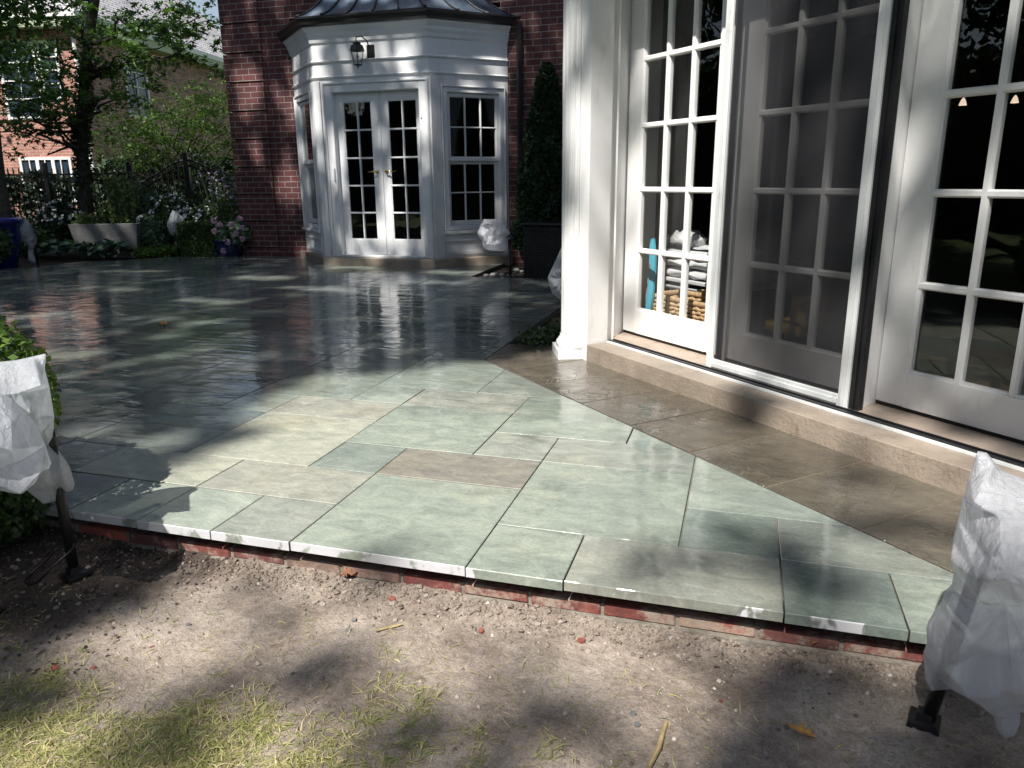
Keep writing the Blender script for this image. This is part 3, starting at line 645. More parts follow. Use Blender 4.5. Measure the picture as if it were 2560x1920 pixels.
def glazed_leaf(name, F, a0, a1, z0, z1, d, glass_a, glass_z, nca, parent, mat='white', th=.045, mw=.020, gname='glass', rows=None, pr=0.0):
    """door leaf or sash: stiles, rails, muntins as one mesh; the glass as a sub-part. d = outer face depth"""
    ga0, ga1 = glass_a; gz0, gz1 = glass_z; m = MB(F)
    m.box(a0, ga0, d, d+th, z0, z1, bev=.004); m.box(ga1, a1, d, d+th, z0, z1, bev=.004)
    m.box(ga0, ga1, d, d+th, z0, gz0, bev=.001); m.box(ga0, ga1, d, d+th, gz1, z1, bev=.001)
    # glazing bead set back round the glass
    b = .012
    m.box(ga0, ga0+b, d+.008, d+.03, gz0, gz1); m.box(ga1-b, ga1, d+.008, d+.03, gz0, gz1); m.box(ga0+b, ga1-b, d+.008, d+.03, gz0, gz0+b); m.box(ga0+b, ga1-b, d+.008, d+.03, gz1-b, gz1)
    nr = rows
    for k in range(1, nca):
        c = ga0+(ga1-ga0)*k/nca
        m.prism([(c-mw*.28, d+.002), (c+mw*.28, d+.002), (c+mw/2, d+.014), (c+mw/2, d+.036), (c-mw/2, d+.036), (c-mw/2, d+.014)], gz0+.001, gz1-.001)
    for k in range(1, nr):
        c = gz0+(gz1-gz0)*k/nr; n0 = len(m.v)
        A = [(d+.003, c-mw*.28), (d+.003, c+mw*.28), (d+.0145, c+mw/2), (d+.0355, c+mw/2), (d+.0355, c-mw/2), (d+.0145, c-mw/2)]
        vs = [(ga0+.001, y, z) for y, z in A]+[(ga1-.001, y, z) for y, z in A]
        m.add(vs, [tuple(range(6)), tuple(range(6, 12))[::-1]]+[(q, q+6, (q+1) % 6+6, (q+1) % 6) for q in range(6)])
    leaf = m.build(name, mat, parent)
    gl = MB(F); gl.box(ga0, ga1, d+.0225, d+.0265, gz0, gz1)
    gme = gl.build(gname, 'glass', leaf)
    return leaf
def fix_child(leaf):  # leaf sits at its parent's origin, so children keep the same offset
    return leaf
DY = BF+.06
for nm, a0, a1, g0, g1 in (('left', -5.27, -4.640, -5.155, -4.745), ('right', -4.625, -4.02, -4.515, -4.105)):
    lf = glazed_leaf('french_door', FX, a0, a1, .136, 2.213, DY, (g0, g1), (.335, 2.105), 2, bay, rows=5, mat='white_bay', mw=.024)
    hx = -4.70 if nm == 'left' else -4.565; sg = -1 if nm == 'left' else 1
    h = MB(); h.lathe((0, 0, 0), [(0, -.006), (.026, -.006), (.026, .004), (.018, .010), (.0, .012)], 16)
    hv = [(hx+x, DY-.004-z, 1.222+y) for x, y, z in h.v]; h.v = hv
    h.tube([(hx, DY-.01, 1.222), (hx, DY-.045, 1.222), (hx+sg*.05, DY-.05, 1.224), (hx+sg*.115, DY-.045, 1.219)], [.010, .010, .009, .006], 8)
    h.build('door_handle', 'brass', lf, smooth=True)
MB().box(-4.648, -4.617, DY-.012, DY+.0, .14, 2.21, bev=.004).build('astragal', 'white_bay', bay)
hs = MB(); hs.tube([(-5.283, BF-.03, 1.10), (-5.283, BF-.055, 1.12), (-5.283, BF-.055, 1.26), (-5.283, BF-.03, 1.28)], .008, 6); hs.build('pull_handle', 'alu_white', bay)
for z in (.55, 1.87): MB().box(-4.015, -3.995, BF-.040, BF-.0285, z, z+.055).build('hinge_plate', 'alu_white', bay)
# right cant: casing, double-hung window, apron, panel
def hung_window(F, a0, a1, z0, z1, d, nca, rowsz, parent, zs, lower_plain=False):
    c = MB(F); w_ = .062
    for (p, q, r_, s_) in ((a0-w_, a0, z0-w_, z1+w_), (a1, a1+w_, z0-w_, z1+w_), (a0, a1, z1, z1+w_), (a0, a1, z0-w_, z0)):
        c.box(p, q, d-.022, d-.001, r_, s_, bev=.008)
    o_ = w_+.024
    for (p, q, r_, s_) in ((a0-o_, a0-w_, z0-w_, z1+o_), (a1+w_, a1+o_, z0-w_, z1+o_), (a0-w_, a1+w_, z1+w_, z1+o_)):
        c.box(p, q, d-.038, d-.001, r_, s_, bev=.008)
    c.box(a0-.012, a0, d-.001, d+.09, z0, z1); c.box(a1, a1+.012, d-.001, d+.09, z0, z1)
    fr = c.build('window_casing', 'white_bay', parent)
    if zs:
        s_ = MB(F); s_.box(a0-.11, a1+.09, d-.055, d-.0225, z0-w_-.042, z0-w_-.005, bev=.006); s_.build('window_sill', 'white_bay', parent)
    mid = z0+(z1-z0)*.53 if not isinstance(rowsz, float) else rowsz
    glazed_leaf('sash', F, a0, a1, mid-.015, z1, d+.012, (a0+.038, a1-.038), (mid+.028, z1-.04), nca, parent, mat='white_bay', th=.03, rows=2 if nca > 1 else 1, mw=.018)
    glazed_leaf('sash', F, a0, a1, z0, mid-.016, d+.05, (a0+.038, a1-.038), (z0+.05, mid-.045), nca, parent, mat='white_bay', th=.03, rows=2 if nca > 1 else 1, mw=.018)
hung_window(FD, tR0+.235, tR0+.985, .52, 2.18, FDv, 3, 1.36, bay, True)
pm = MB(FD)
for q, dd in ((0, .014), (.028, .004)):
    a0, a1, z0, z1 = tR0+.15+q, tR0+1.0-q, .145+q*.8, .335-q*.8
    pm.box(a0, a1, FDv-dd-.010, FDv-.001, z1-.014, z1); pm.box(a0, a1, FDv-dd-.010, FDv-.001, z0, z0+.014); pm.box(a0, a0+.014, FDv-dd-.0095, FDv-.001, z0+.014, z1-.014); pm.box(a1-.014, a1, FDv-dd-.0095, FDv-.001, z0+.014, z1-.014)
pm.build('apron_panel', 'white_bay', bay)
hung_window(FR, sL0+.155, sL1-.235, .52, 2.18, EL, 1, 1.36, bay, True)
pm = MB(FR)
for q, dd in ((0, .014), (.028, .004)):
    a0, a1, z0, z1 = sL0+.10+q, sL1-.12-q, .145+q*.8, .335-q*.8
    pm.box(a0, a1, EL-dd-.010, EL-.001, z1-.014, z1); pm.box(a0, a1, EL-dd-.010, EL-.001, z0, z0+.014); pm.box(a0, a0+.014, EL-dd-.0095, EL-.001, z0+.014, z1-.014); pm.box(a1-.014, a1, EL-dd-.0095, EL-.001, z0+.014, z1-.014)
pm.build('apron_panel', 'white_bay', bay)
cu = MB(FR)
for k in range(12):
    a = sL0+.20+k*.05; cu.add([(a, EL+.20+.02*(k % 2), .6), (a+.05, EL+.20+.02*((k+1) % 2), .6), (a+.05, EL+.20+.02*((k+1) % 2), 2.2), (a, EL+.20+.02*(k % 2), 2.2)], [(0, 1, 2, 3)])
cu.build('curtain', 'curtain', bay)
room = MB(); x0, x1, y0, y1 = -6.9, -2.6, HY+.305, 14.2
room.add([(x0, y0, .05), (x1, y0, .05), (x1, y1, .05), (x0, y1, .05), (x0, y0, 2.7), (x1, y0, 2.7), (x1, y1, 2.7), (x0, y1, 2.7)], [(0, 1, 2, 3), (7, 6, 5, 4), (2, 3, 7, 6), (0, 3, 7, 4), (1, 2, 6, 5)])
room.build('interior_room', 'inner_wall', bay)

# wall lantern
lan = thing('wall_lantern', 'black metal coach lantern on the white wall above the double doors', 'lamp', (-4.70, BF-.002, 2.66))
LX, LY = -4.775, BF-.17
m = MB(); m.box(-4.72, -4.62, BF-.024, BF-.002, 2.60, 2.76, bev=.008)
m.tube([(-4.67, BF-.02, 2.70), (-4.69, BF-.06, 2.80), (-4.73, BF-.12, 2.845), (LX, LY, 2.83), (LX-.012, LY-.0, 2.80)], .008, 6)
m.lathe((LX, LY, 2.5), [(0, .30), (.012, .29), (.02, .275), (.05, .265), (.052, .258), (.045, .25), (.075, .235), (.088, .185), (.093, .178), (.090, .168), (.06, .17)], 12)
m.lathe((LX, LY, 2.5), [(0, -.04), (.008, -.03), (.008, -.01), (.03, -.002), (.052, .004), (.052, .014), (0, .014)], 12)
for k in range(6):
    a = math.pi*2*k/6; m.tube([(LX+.085*math.cos(a), LY+.085*math.sin(a), 2.67), (LX+.05*math.cos(a), LY+.05*math.sin(a), 2.505)], .0035, 5)
m.build('lantern_frame', 'black_metal', lan, smooth=False)
MB().lathe((LX, LY, 2.5), [(.05, .012), (.083, .168)], 6).build('lantern_glass', 'glass', lan)
MB().lathe((LX, LY, 2.5), [(0, .02), (.012, .02), (.012, .08), (.02, .10), (.012, .13), (0, .135)], 10).build('bulb', 'cloth_white', lan, smooth=True)

# ------------------------------------------------------------------ sunroom (45 degree face)
sun_room = thing('sunroom', 'bright white sunroom wing with fluted corner pilaster and multi-pane glazed doors', 'sunroom', (0, 4, 0))
E0, EJ, ED = 3.69/Q2, 3.943/Q2, 4.233/Q2
S_END = 1.5
# wall above the doors, left jamb, right end
jm = MB(FR)
jp = [(-4.02, E0+.004), (-3.905, E0+.004), (-3.905, E0+.02), (-3.900, E0+.055), (-3.912, E0+.062), (-3.912, E0+.115), (-3.905, E0+.125), (-3.905, EJ-.012), (-3.917, EJ), (-3.935, EJ+.012), (-3.945, EJ+.05), (-3.94, EJ+.06), (-3.975, EJ+.115), (-4.044, ED-.004), (-4.044, ED+.06), (-4.30, ED+.06)]
jm.profile_v(jp, -.03, 2.46); jm.build('door_jamb', 'white', sun_room)
hd = MB(FR); hd.box(-4.05, S_END, E0+.004, ED+.09, 2.46, 3.1); hd.box(-4.05, S_END, ED-.06, ED+.06, 2.33, 2.46)
hd.build('upper_wall', 'white', sun_room)
cn = MB(FR); cn.box(-4.35, S_END, E0-.04, E0+.004, 2.80, 2.86, bev=.01); cn.box(-4.40, S_END, E0-.09, E0+.004, 2.86, 2.98, bev=.02); cn.box(-4.6, S_END+.2, E0-.30, E0+1.2, 3.10, 3.22); cn.build('eave_cornice', 'white', sun_room)
sw = MB(); sw.box(-.97, -.80, 4.88, HY-.01, -.1, 3.1); sw.build('side_wall', 'white', sun_room)
MB().add([(-1.25, 4.6, 3.225), (2.9, 1.0, 3.225), (6, 1.0, 3.6), (6, HY, 3.9), (-1.25, HY, 3.9)], [(0, 1, 2, 3, 4)]).build('flat_roof', 'shingle', sun_room)
# corner pilaster on plinth
pc = (-.997, 4.755); th = math.radians(22.5)
pl = MB()
fx, fy = math.cos(math.radians(22.0)), math.sin(math.radians(22.0))      # front-edge direction of the plinth
def PF(u, v): return (-1.084+fx*u-fy*v, 4.571+fy*u+fx*v)
pl.prism([PF(0, 0), PF(.30, 0), PF(.30, .275), PF(0, .275)], -.035, .058)
pl.prism([PF(-.008, -.008), PF(.30, -.008), PF(.30, .283), PF(-.008, .283)], -.035, -.008)
pl.build('plinth', 'white', sun_room, bevel=.006)
cx, cy = PF(.145, .138)
c = MB(); c.lathe((cx, cy, 0), [(0, .058), (.128, .058), (.136, .066), (.138, .082), (.134, .10), (.122, .110), (.122, .116), (.118, .120), (.112, .128), (.112, .14), (.108, .15)], 48); c.build('pilaster_base', 'white', sun_room, smooth=True)
c = MB(); nn = 240; prof = [(.106, .15), (.106, 2.8)]
vs = []; fs = []
for i in range(nn):
    a = 2*math.pi*i/nn; fl = (math.cos(20*a)+.15); k = 1-.11*max(0, min(1, fl*1.6)) 
    vs += [(cx+math.cos(a)*.105*k, cy+math.sin(a)*.105*k, .15), (cx+math.cos(a)*.105*k, cy+math.sin(a)*.105*k, 2.8)]
fs = [(2*i, 2*((i+1) % nn), 2*((i+1) % nn)+1, 2*i+1) for i in range(nn)]
c.add(vs, fs); c.build('fluted_shaft', 'white', sun_room, smooth=True)
cw = MB(); cw.prism([(-1.0, 4.72), (-.962, 4.650), (-.905, 4.603), (-.80, 4.72), (-.80, 4.95), (-.955, 4.95)], -.035, 3.1); cw.build('corner_wall', 'white', sun_room)
# stone step
stp = MB(FR); stp.prism([(-3.892, E0), (S_END, E0), (S_END, ED+.3), (-4.03, ED+.3), (-4.03, ED-.02), (-3.905, EJ), (-3.892, EJ-.02)], -.045, .102); stp.build('stone_step', 'lime', sun_room, bevel=.004)
sl = MB(FR); sl.box(-3.88, S_END, 3.92/Q2, 3.945/Q2, .1025, .118); sl.box(-3.88, S_END, 3.962/Q2, 3.975/Q2, .1025, .122); sl.build('door_track', 'black_metal', sun_room)
sl = MB(FR); sl.prism([(-3.90, 3.975/Q2), (S_END, 3.975/Q2), (S_END, ED+.2), (-4.03, ED+.2), (-4.03, ED-.03)], .1025, .115); sl.build('door_sill', 'lime_rough', sun_room)
sl = MB(FR); sl.box(-3.88, S_END, 3.895/Q2, 3.918/Q2, .1025, .112); sl.build('track_lip', 'alu_white', sun_room)
# the three doors and one more beyond the frame
for (a0, a1) in ((-4.038, -3.118), (-3.090, -2.165), (-2.122, -1.20), (-1.165, -.245)):
    mid = (a0+a1)/2; hw = .325
    glazed_leaf('glazed_door', FR, a0, a1, .135, 2.33, ED, (mid-hw, mid+hw), (.290, 2.175), 3, sun_room, rows=5, mw=.032)
gk = MB(FR); gk.box(-4.04, S_END, ED+.012, ED+.04, .116, .134); gk.build('door_sweep', 'black_rubber', sun_room)
po = MB(FR)
for a in (-3.116, -2.163, -1.198): po.box(a, a+.024 if a != -2.163 else a+.002, ED+.01, ED+.06, .116, 2.33)
po.build('door_post', 'white', sun_room)
mo = MB(FR)
for base_s in (-2.128,):
    mo.profile_v([(base_s-.004, 2.866), (base_s+.028, 2.866), (base_s+.028, 2.885), (base_s+.018, 2.890), (base_s+.018, 2.915), (base_s+.010, 2.918), (base_s+.010, 2.95), (base_s+.002, 2.955), (base_s+.002, ED+.02)], .116, 2.46)
mo.box(-2.20, -2.128, ED-.03, ED+.0, .116, 2.33)
mo.build('door_mullion', 'white', sun_room)
bk = MB(FR); bk.box(-2.134, -2.084, 2.832, 2.862, .104, 2.46); bk.box(-2.112, -2.106, 2.824, 2.832, .104, 2.46); bk.build('screen_channel', 'black_metal', sun_room)
# sliding insect screen
scr = thing('screen_door', 'white framed sliding insect screen standing in front of the middle glazed door', 'screen door', tuple(FR(-2.6, 2.83, .11)))
m = MB(FR); ee = 2.822
for (a0, a1, z0, z1) in ((-3.044, -2.995, .107, 2.44), (-2.188, -2.136, .107, 2.44), (-2.995, -2.188, .107, .168), (-2.995, -2.188, 2.38, 2.44)):
    m.box(a0, a1, ee, ee+.012, z0, z1, bev=.003)
    m.box(a0+.014 if a1-a0 < .1 else a0, a1-.014 if a1-a0 < .1 else a1, ee-.006, ee, z0+(.02 if a1-a0 > .1 else 0), z1-(.02 if a1-a0 > .1 else 0))
m.build('frame', 'alu_white', scr)
MB(FR).box(-2.995, -2.188, ee+.0135, ee+.0145, .168, 2.38).build('insect_mesh', 'screen', scr)
m = MB(FR); m.box(-2.985, -2.972, ee+.016, ee+.04, .152, 2.44); m.build('dark_rail', 'wicker_dark' if False else 'black_metal', scr)
m = MB(FR); m.box(-2.99, -2.19, ee+.017, ee+.045, .118, .150); m.build('bottom_gasket', 'black_rubber', scr)
m = MB(FR); m.box(-2.50, -2.45, ee-.014, ee-.001, .103, .112); m.build('roller_guide', 'twig', scr)
# interior of the sunroom
def ROOM(a0, a1, e0, e1, z0, z1):
    v = [(a0, e0, z0), (a1, e0, z0), (a1, e1, z0), (a0, e1, z0), (a0, e0, z1), (a1, e0, z1), (a1, e1, z1), (a0, e1, z1)]
    return v
rp = [tuple(FR(-4.10, ED+.065, 0))[:2], (-.79, 5.02), (-.79, 9.9), (5.4, 9.9), tuple(FR(2.2, 6.4, 0))[:2], tuple(FR(S_END, ED+.065, 0))[:2]]
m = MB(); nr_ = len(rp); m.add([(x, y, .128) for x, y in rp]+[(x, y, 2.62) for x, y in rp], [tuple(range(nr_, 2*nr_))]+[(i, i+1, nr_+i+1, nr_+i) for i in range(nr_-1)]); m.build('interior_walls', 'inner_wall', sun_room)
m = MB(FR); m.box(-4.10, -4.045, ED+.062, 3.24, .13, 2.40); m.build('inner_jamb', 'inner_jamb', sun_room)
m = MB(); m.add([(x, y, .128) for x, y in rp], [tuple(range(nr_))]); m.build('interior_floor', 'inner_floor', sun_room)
# things seen through the glass
tb = thing('white_table', 'white slatted bench behind the left glazed door under folded white cushions', 'bench', tuple(FR(-3.95, 3.6, .13)))
m = MB(FR); m.box(-4.36, -3.48, 3.46, 3.90, .415, .44, bev=.004); m.box(-4.36, -3.48, 3.46, 3.48, .31, .385); m.build('top', 'cloth_white', tb)
for a, e in ((-4.35, 3.482), (-3.54, 3.482), (-4.35, 3.85), (-3.54, 3.85)):
    MB(FR).box(a, a+.045, e, e+.045, .13, .414).build('leg', 'cloth_white', tb)
def cushion(name, s0, e0, z0, L, W, H, seed):
    rr = random.Random(seed); bm = bmesh.new(); bmesh.ops.create_cube(bm, size=1)
    bmesh.ops.subdivide_edges(bm, edges=bm.edges[:], cuts=9, use_grid_fill=True)
    for v in bm.verts:
        x, y, z = v.co*2; k = (1-abs(x)**4*.25)*(1-abs(y)**4*.25)
        rr_ = math.sqrt(max(0, 1-.35*abs(z)**2)); nz = noise.noise(Vector((x*2.2+seed, y*2, z*2)))*.5+noise.noise(Vector((x*6+seed, y*5, z*3)))*.22
        v.co = Vector((x*L/2*rr_*(1+nz*.3), y*W/2*rr_, (z*H/2)*k+nz*H*.6))
    for v in bm.verts: v.co = FR(s0+v.co.x, e0+v.co.y, z0+v.co.z)
    c0 = FR(s0, e0, z0)
    for v in bm.verts: v.co -= c0
    me = bpy.data.meshes.new(name); bm.to_mesh(me); bm.free()
    for p_ in me.polygons: p_.use_smooth = True
    o = link(name, me, 'cloth_white'); o.location = c0; return o
for k, (z, lb) in enumerate(((.475, 'folded white cushion at the bottom of the stack behind the left door'), (.545, 'folded white cushion in the middle of the stack behind the left door'), (.615, 'crumpled white cushion lying flat near the top of the stack behind the left door'))):
    tag(cushion('cushion', -3.92+.02*k, 3.68, z, .84-.04*k, .42, .072, k), lb, 'cushion', 'cushions stacked on the bench')
o = cushion('cushion', -4.17, 3.62, .68, .20, .22, .13, 9); tag(o, 'upturned white cushion peaked on top of the cushion stack', 'cushion', 'cushions stacked on the bench')
def basket_obj(lb, s0, s1, e0_, e1_, z0, z1):
    b = thing('woven_basket', lb, 'basket', tuple(FR((s0+s1)/2, (e0_+e1_)/2, z0)), 'woven baskets behind the door')
    m = MB(FR); z = z0+.012; k_ = 0
    while z < z1-.03:
        P_ = []; L_ = [(s0, e0_), (s1, e0_), (s1, e1_), (s0, e1_), (s0, e0_)]
        for (a_, b_), (c_, d_) in zip(L_[:-1], L_[1:]):
            n_ = max(3, int(math.hypot(c_-a_, d_-b_)/.016))
            for q in range(n_):
                t_ = q/n_; P_.append((a_+(c_-a_)*t_, b_+(d_-b_)*t_+.003*math.sin(q*2.1+k_), z+.0035*math.sin(q*1.3+k_*2)))
        P_.append(P_[0]); m.tube(P_, [.0125+.003*math.sin(q*1.9+k_*3) for q in range(len(P_))], 6, False); z += .024; k_ += 1
    m.box(s0+.01, s1-.01, e0_+.012, e0_+.014, z0, z1-.02); m.box(s0+.005, s1-.005, e0_, e1_, z0, z0+.01)
    m.build('woven_wall', 'basket', b, smooth=True)
    m = MB(FR); hz_ = z1-.018
    for (a_, b_), (c_, d_) in zip(L_[:-1], L_[1:]):
        n_ = max(3, int(math.hypot(c_-a_, d_-b_)/.012))
        for q in range(n_):
            t_ = (q+.5)/n_; x_, y_ = a_+(c_-a_)*t_, b_+(d_-b_)*t_; m.tube([(x_, y_-.001, hz_-.017), (x_, y_-.004, hz_), (x_, y_-.001, hz_+.017)], [.005, .008, .005], 5)
    m.build('rim', 'basket', b, smooth=True)
basket_obj('honey brown woven basket in front, close behind the left glazed door', -3.95, -3.30, 3.15, 3.40, .13, .385)
basket_obj('woven basket with a shaded side standing behind the front basket', -3.90, -3.46, 3.415, 3.46-.004, .13, .37) if False else basket_obj('woven basket standing behind and above the front basket, its side in shade', -3.80, -3.35, 3.415, 3.455, .13, .40)
bd = thing('beach_board', 'turquoise patterned bodyboard leaning beside the baskets behind the left door', 'bodyboard', tuple(FR(-3.86, 3.12, .13)))
def brd(e): 
    t = e; return -3.965+.03*t, 3.10+.02*t, .135+.60*t
m = MB(FR); n = 14; vs = []
for k in range(n+1):
    t = k/n; s_, e_, z_ = brd(t); wd = .045*math.sin(math.pi*min(1, .35+.65*(1-t)))**.5 if t > .85 else .045
    s2 = s_+.0+.035*math.sin(t*math.pi)
    tw_ = math.sqrt(max(.02, min(1, (1-t)/.16))); vs += [(s2+.002-.020*tw_, e_, z_), (s2+.002+.022*tw_, e_+.012, z_), (s2+.002+.022*tw_, e_+.028, z_), (s2+.002-.020*tw_, e_+.038, z_)]
m.add(vs, [(k*4+a, k*4+(a+1) % 4, (k+1)*4+(a+1) % 4, (k+1)*4+a) for k in range(n) for a in range(4)]+[(3, 2, 1, 0), (n*4, n*4+1, n*4+2, n*4+3)]); m.build('board', 'skyblue', bd)
for k, (t, mt) in enumerate(((.62, 'pink_foam'), (.50, 'cream_foam'), (.36, 'pink_foam'), (.30, 'cream_foam'))):
    s_, e_, z_ = brd(t); s2 = s_+.035*math.sin(t*math.pi)-.020
    MB(FR).add([(s2-.001, e_-.002, z_), (s2+.012, e_-.003, z_+.05), (s2+.012, e_-.003, z_+.09), (s2-.001, e_-.002, z_+.03)], [(0, 1, 2, 3)]).build('stripe', mt, bd)
pen0 = [(-1.98, 4.6, 1.98), (-1.28, 4.6, 1.98)]
for k, (px, py) in enumerate(((2408, 252), (2538, 246))):
    p = at(px, py, 6.4); l = thing('pendant_lamp', ['small lit pendant lamp seen in the left column of panes of the right-hand door', 'small lit pendant lamp seen in the right column of panes of the right-hand door'][k], 'lamp', tuple(p), 'lit pendant lamps inside the sunroom')
    MB().lathe(tuple(p), [(.030, -.034), (.019, .0), (.007, .022), (0, .026)], 16).build('shade', M['bulb'], l, smooth=True)
    MB().tube([(p.x, p.y, p.z+.05), (p.x, p.y, 2.62)], .004, 5).build('cord', 'black_metal', l)
for k, (px, py, lb) in enumerate(((2072, 190, 'round recessed ceiling light glowing at the lower left behind the insect screen'), (2085, 164, 'round recessed ceiling light glowing in the middle behind the insect screen'), (2117, 126, 'round recessed ceiling light glowing at the upper right behind the insect screen'), (2377, 190, 'round recessed ceiling light glowing behind the right-hand door, left column of panes'), (2537, 184, 'round recessed ceiling light glowing behind the right-hand door, right column of panes'))):
    d = r2*((px-1280)/1888)-u2*((py-960)/1888)+fwd; t = (2.612-CAM_H)/d.z; p = Vector((0, 0, CAM_H))+d*t
    if p.y > 9.5 or (p.x+p.y)/Q2 > 7.2: continue
    l = thing('ceiling_light', lb, 'light', (p.x, p.y, 2.61), 'recessed lights in the sunroom ceiling')
    MB().lathe((p.x, p.y, 2.61), [(0, -.004), (.055, -.004)], 20).build('lens', M['downlight'], l)
    MB().lathe((p.x, p.y, 2.61), [(.056, -.004), (.07, -.010), (.075, 0)], 20).build('trim_ring', 'white', l)
ty = thing('toy_truck', 'yellow plastic toy standing inside, dimly seen through the insect screen', 'toy', tuple(FR(-2.75, 3.4, .13)))
m = MB(FR); m.box(-3.20, -2.94, 3.40, 3.60, .22, .29, bev=.02); m.box(-3.03, -2.92, 3.40, 3.60, .29, .45, bev=.03); m.build('body', 'toy', ty)
for a in (-3.15, -2.98):
    MB(FR).tube([(a, 3.385, .19), (a, 3.62, .19)], .06, 14).build('wheel', 'black_metal', ty)

# ------------------------------------------------------------------ path lights in plastic bags
def path_light(lb, x, y, z0, h, hat=.11, tiltx=0):
    l = thing('path_light', lb, 'garden light', (x, y, z0), 'covered garden path lights')
    m = MB(); m.tube([(x, y, z0-.05), (x+tiltx, y, z0+h)], .016, 12); m.build('pole', 'black_metal', l, smooth=True)
    m = MB(); m.lathe((x, y, z0), [(.0, .030), (.022, .030), (.026, .012), (.045, .010), (.048, .0), (.048, -.02)], 4, a0=.5, a1=.5+2*math.pi); m.build('ground_stake', 'black_metal', l)
    m = MB(); m.lathe((x+tiltx, y, z0+h-.05), [(hat, 0), (hat*.9, .02), (hat*.3, .055), (.02, .09), (0, .095)], 16); m.build('hat', 'black_metal', l, smooth=True)
    return l
def bag(lb, O, outline, c, thick, ctrl=None, pleat=.006, npl=17, seed=0, rings=16, nseg=120, crumple=.010):
    """plastic bag: outline (u right, z up, metres) round O, bulging towards and away from the viewer side"""
    rr = random.Random(seed); O = Vector(O); hv = Vector((O.x, O.y, 0)).normalized(); rv = Vector((hv.y, -hv.x, 0))
    P = [Vector((u, z)) for u, z in outline]; per = [0]
    for i in range(len(P)): per.append(per[-1]+(P[(i+1) % len(P)]-P[i]).length)
    ring = []
    for k in range(nseg):
        q = per[-1]*k/nseg; i = max(j for j in range(len(P)) if per[j] <= q+1e-9); t = (q-per[i])/(per[i+1]-per[i]+1e-9); ring.append(P[i].lerp(P[(i+1) % len(P)], t))
    C = Vector(c); vs = []
    rb = random.Random(seed+100)
    if ctrl is None:
        ctrl = []
        for _ in range(400):
            if len(ctrl) > 11: break
            q = P[rb.randrange(len(P))].lerp(C, rb.uniform(.25, 1.0))
            if inside(q.x, q.y, [tuple(p) for p in P]) and all((q.x-a)**2+(q.y-b)**2 > (thick*.22)**2 for a, b, _d in ctrl): ctrl.append((q.x, q.y, thick*rb.uniform(.22, .62)))
    from mathutils.geometry import delaunay_2d_cdt
    pts2 = [Vector((a, b)) for a, b, _d in ctrl]+[p.copy() for p in P]; dps = [d_ for _a, _b, d_ in ctrl]+[0]*len(P)
    dv, _de, dt_, ov, _oe, _of = delaunay_2d_cdt(pts2, [], [], 0, 1e-5); dd = [dps[o_[0]] if o_ else 0 for o_ in ov]
    def facet(p):
        for (i0, i1, i2) in dt_:
            a, b, c_ = dv[i0], dv[i1], dv[i2]; den = (b.y-c_.y)*(a.x-c_.x)+(c_.x-b.x)*(a.y-c_.y)
            if abs(den) < 1e-12: continue
            l1 = ((b.y-c_.y)*(p.x-c_.x)+(c_.x-b.x)*(p.y-c_.y))/den; l2 = ((c_.y-a.y)*(p.x-c_.x)+(a.x-c_.x)*(p.y-c_.y))/den; l3 = 1-l1-l2
            if l1 > -1e-4 and l2 > -1e-4 and l3 > -1e-4: return l1*dd[i0]+l2*dd[i1]+l3*dd[i2]
        return 0
    def dep(p, r, k, side):
        b = thick*.5*math.sqrt(max(0, 1-r**2.6))
        if side < 0: b = .22*b+facet(p)
        b += pleat*math.sin(npl*k/nseg*2*math.pi+3*r)*r*(1-r)*4
        wx = .05*noise.noise(Vector((p.x*5+seed, p.y*5, 3))); wy = .05*noise.noise(Vector((p.x*5, p.y*5+seed, 7)))
        rg = lambda f, fy, o: (1-abs(noise.noise(Vector(((p.x+wx)*f+seed+o, (p.y+wy)*fy, side*1.3+o))))*2.2)
        b += crumple*(.9*noise.noise(Vector((p.x*7+seed, p.y*6, side)))+.75*rg(8, 4.5, 0)+.42*rg(17, 10, 5)+.22*rg(36, 24, 9)-.6)*min(1, (1-r)*5)
        return b
    m = MB()
    for side in (-1, 1):
        for ri in range(rings+1):
            r = 1-ri/rings
            for k in range(nseg):
                p = C.lerp(ring[k], r); b = dep(p, r, k, side)*side
                if ri == 0 and side == 1: continue
                w3 = O+rv*p.x+Vector((0, 0, 1))*p.y+hv*b; vs.append(tuple(w3))
    n = nseg; fs = []
    for ri in range(rings):
        fs += [(ri*n+k, (ri+1)*n+k, (ri+1)*n+(k+1) % n, ri*n+(k+1) % n) for k in range(n)]
    b0 = (rings+1)*n
    fs += [(k, (k+1) % n, b0+(k+1) % n, b0+k) for k in range(n)]
    for ri in range(rings-1):
        fs += [(b0+ri*n+k, b0+ri*n+(k+1) % n, b0+(ri+1)*n+(k+1) % n, b0+(ri+1)*n+k) for k in range(n)]
    vs = [(x-O.x, y-O.y, z-O.z) for x, y, z in vs]
    m.add(vs, fs); o = m.build('plastic_bag', 'plastic', smooth=True); o.location = O
    return tag(o, lb, 'plastic bag', 'white plastic bags tied over the garden lights')
def px2uz(ox, oy, sc, pts, bx, by, bz):   # photo-measured outline -> metres in the vertical plane through the pole
    out = []; L = math.hypot(bx, by)
    for (x, y) in pts:
        d = r2*((ox+x*sc-1280)/1888)-u2*((oy+y*sc-960)/1888)+fwd
        t = (bx*bx+by*by)/(d.x*bx+d.y*by); p = d*t; out.append(((p.x*by-p.y*bx)/L, p.z+CAM_H-bz))
    return out
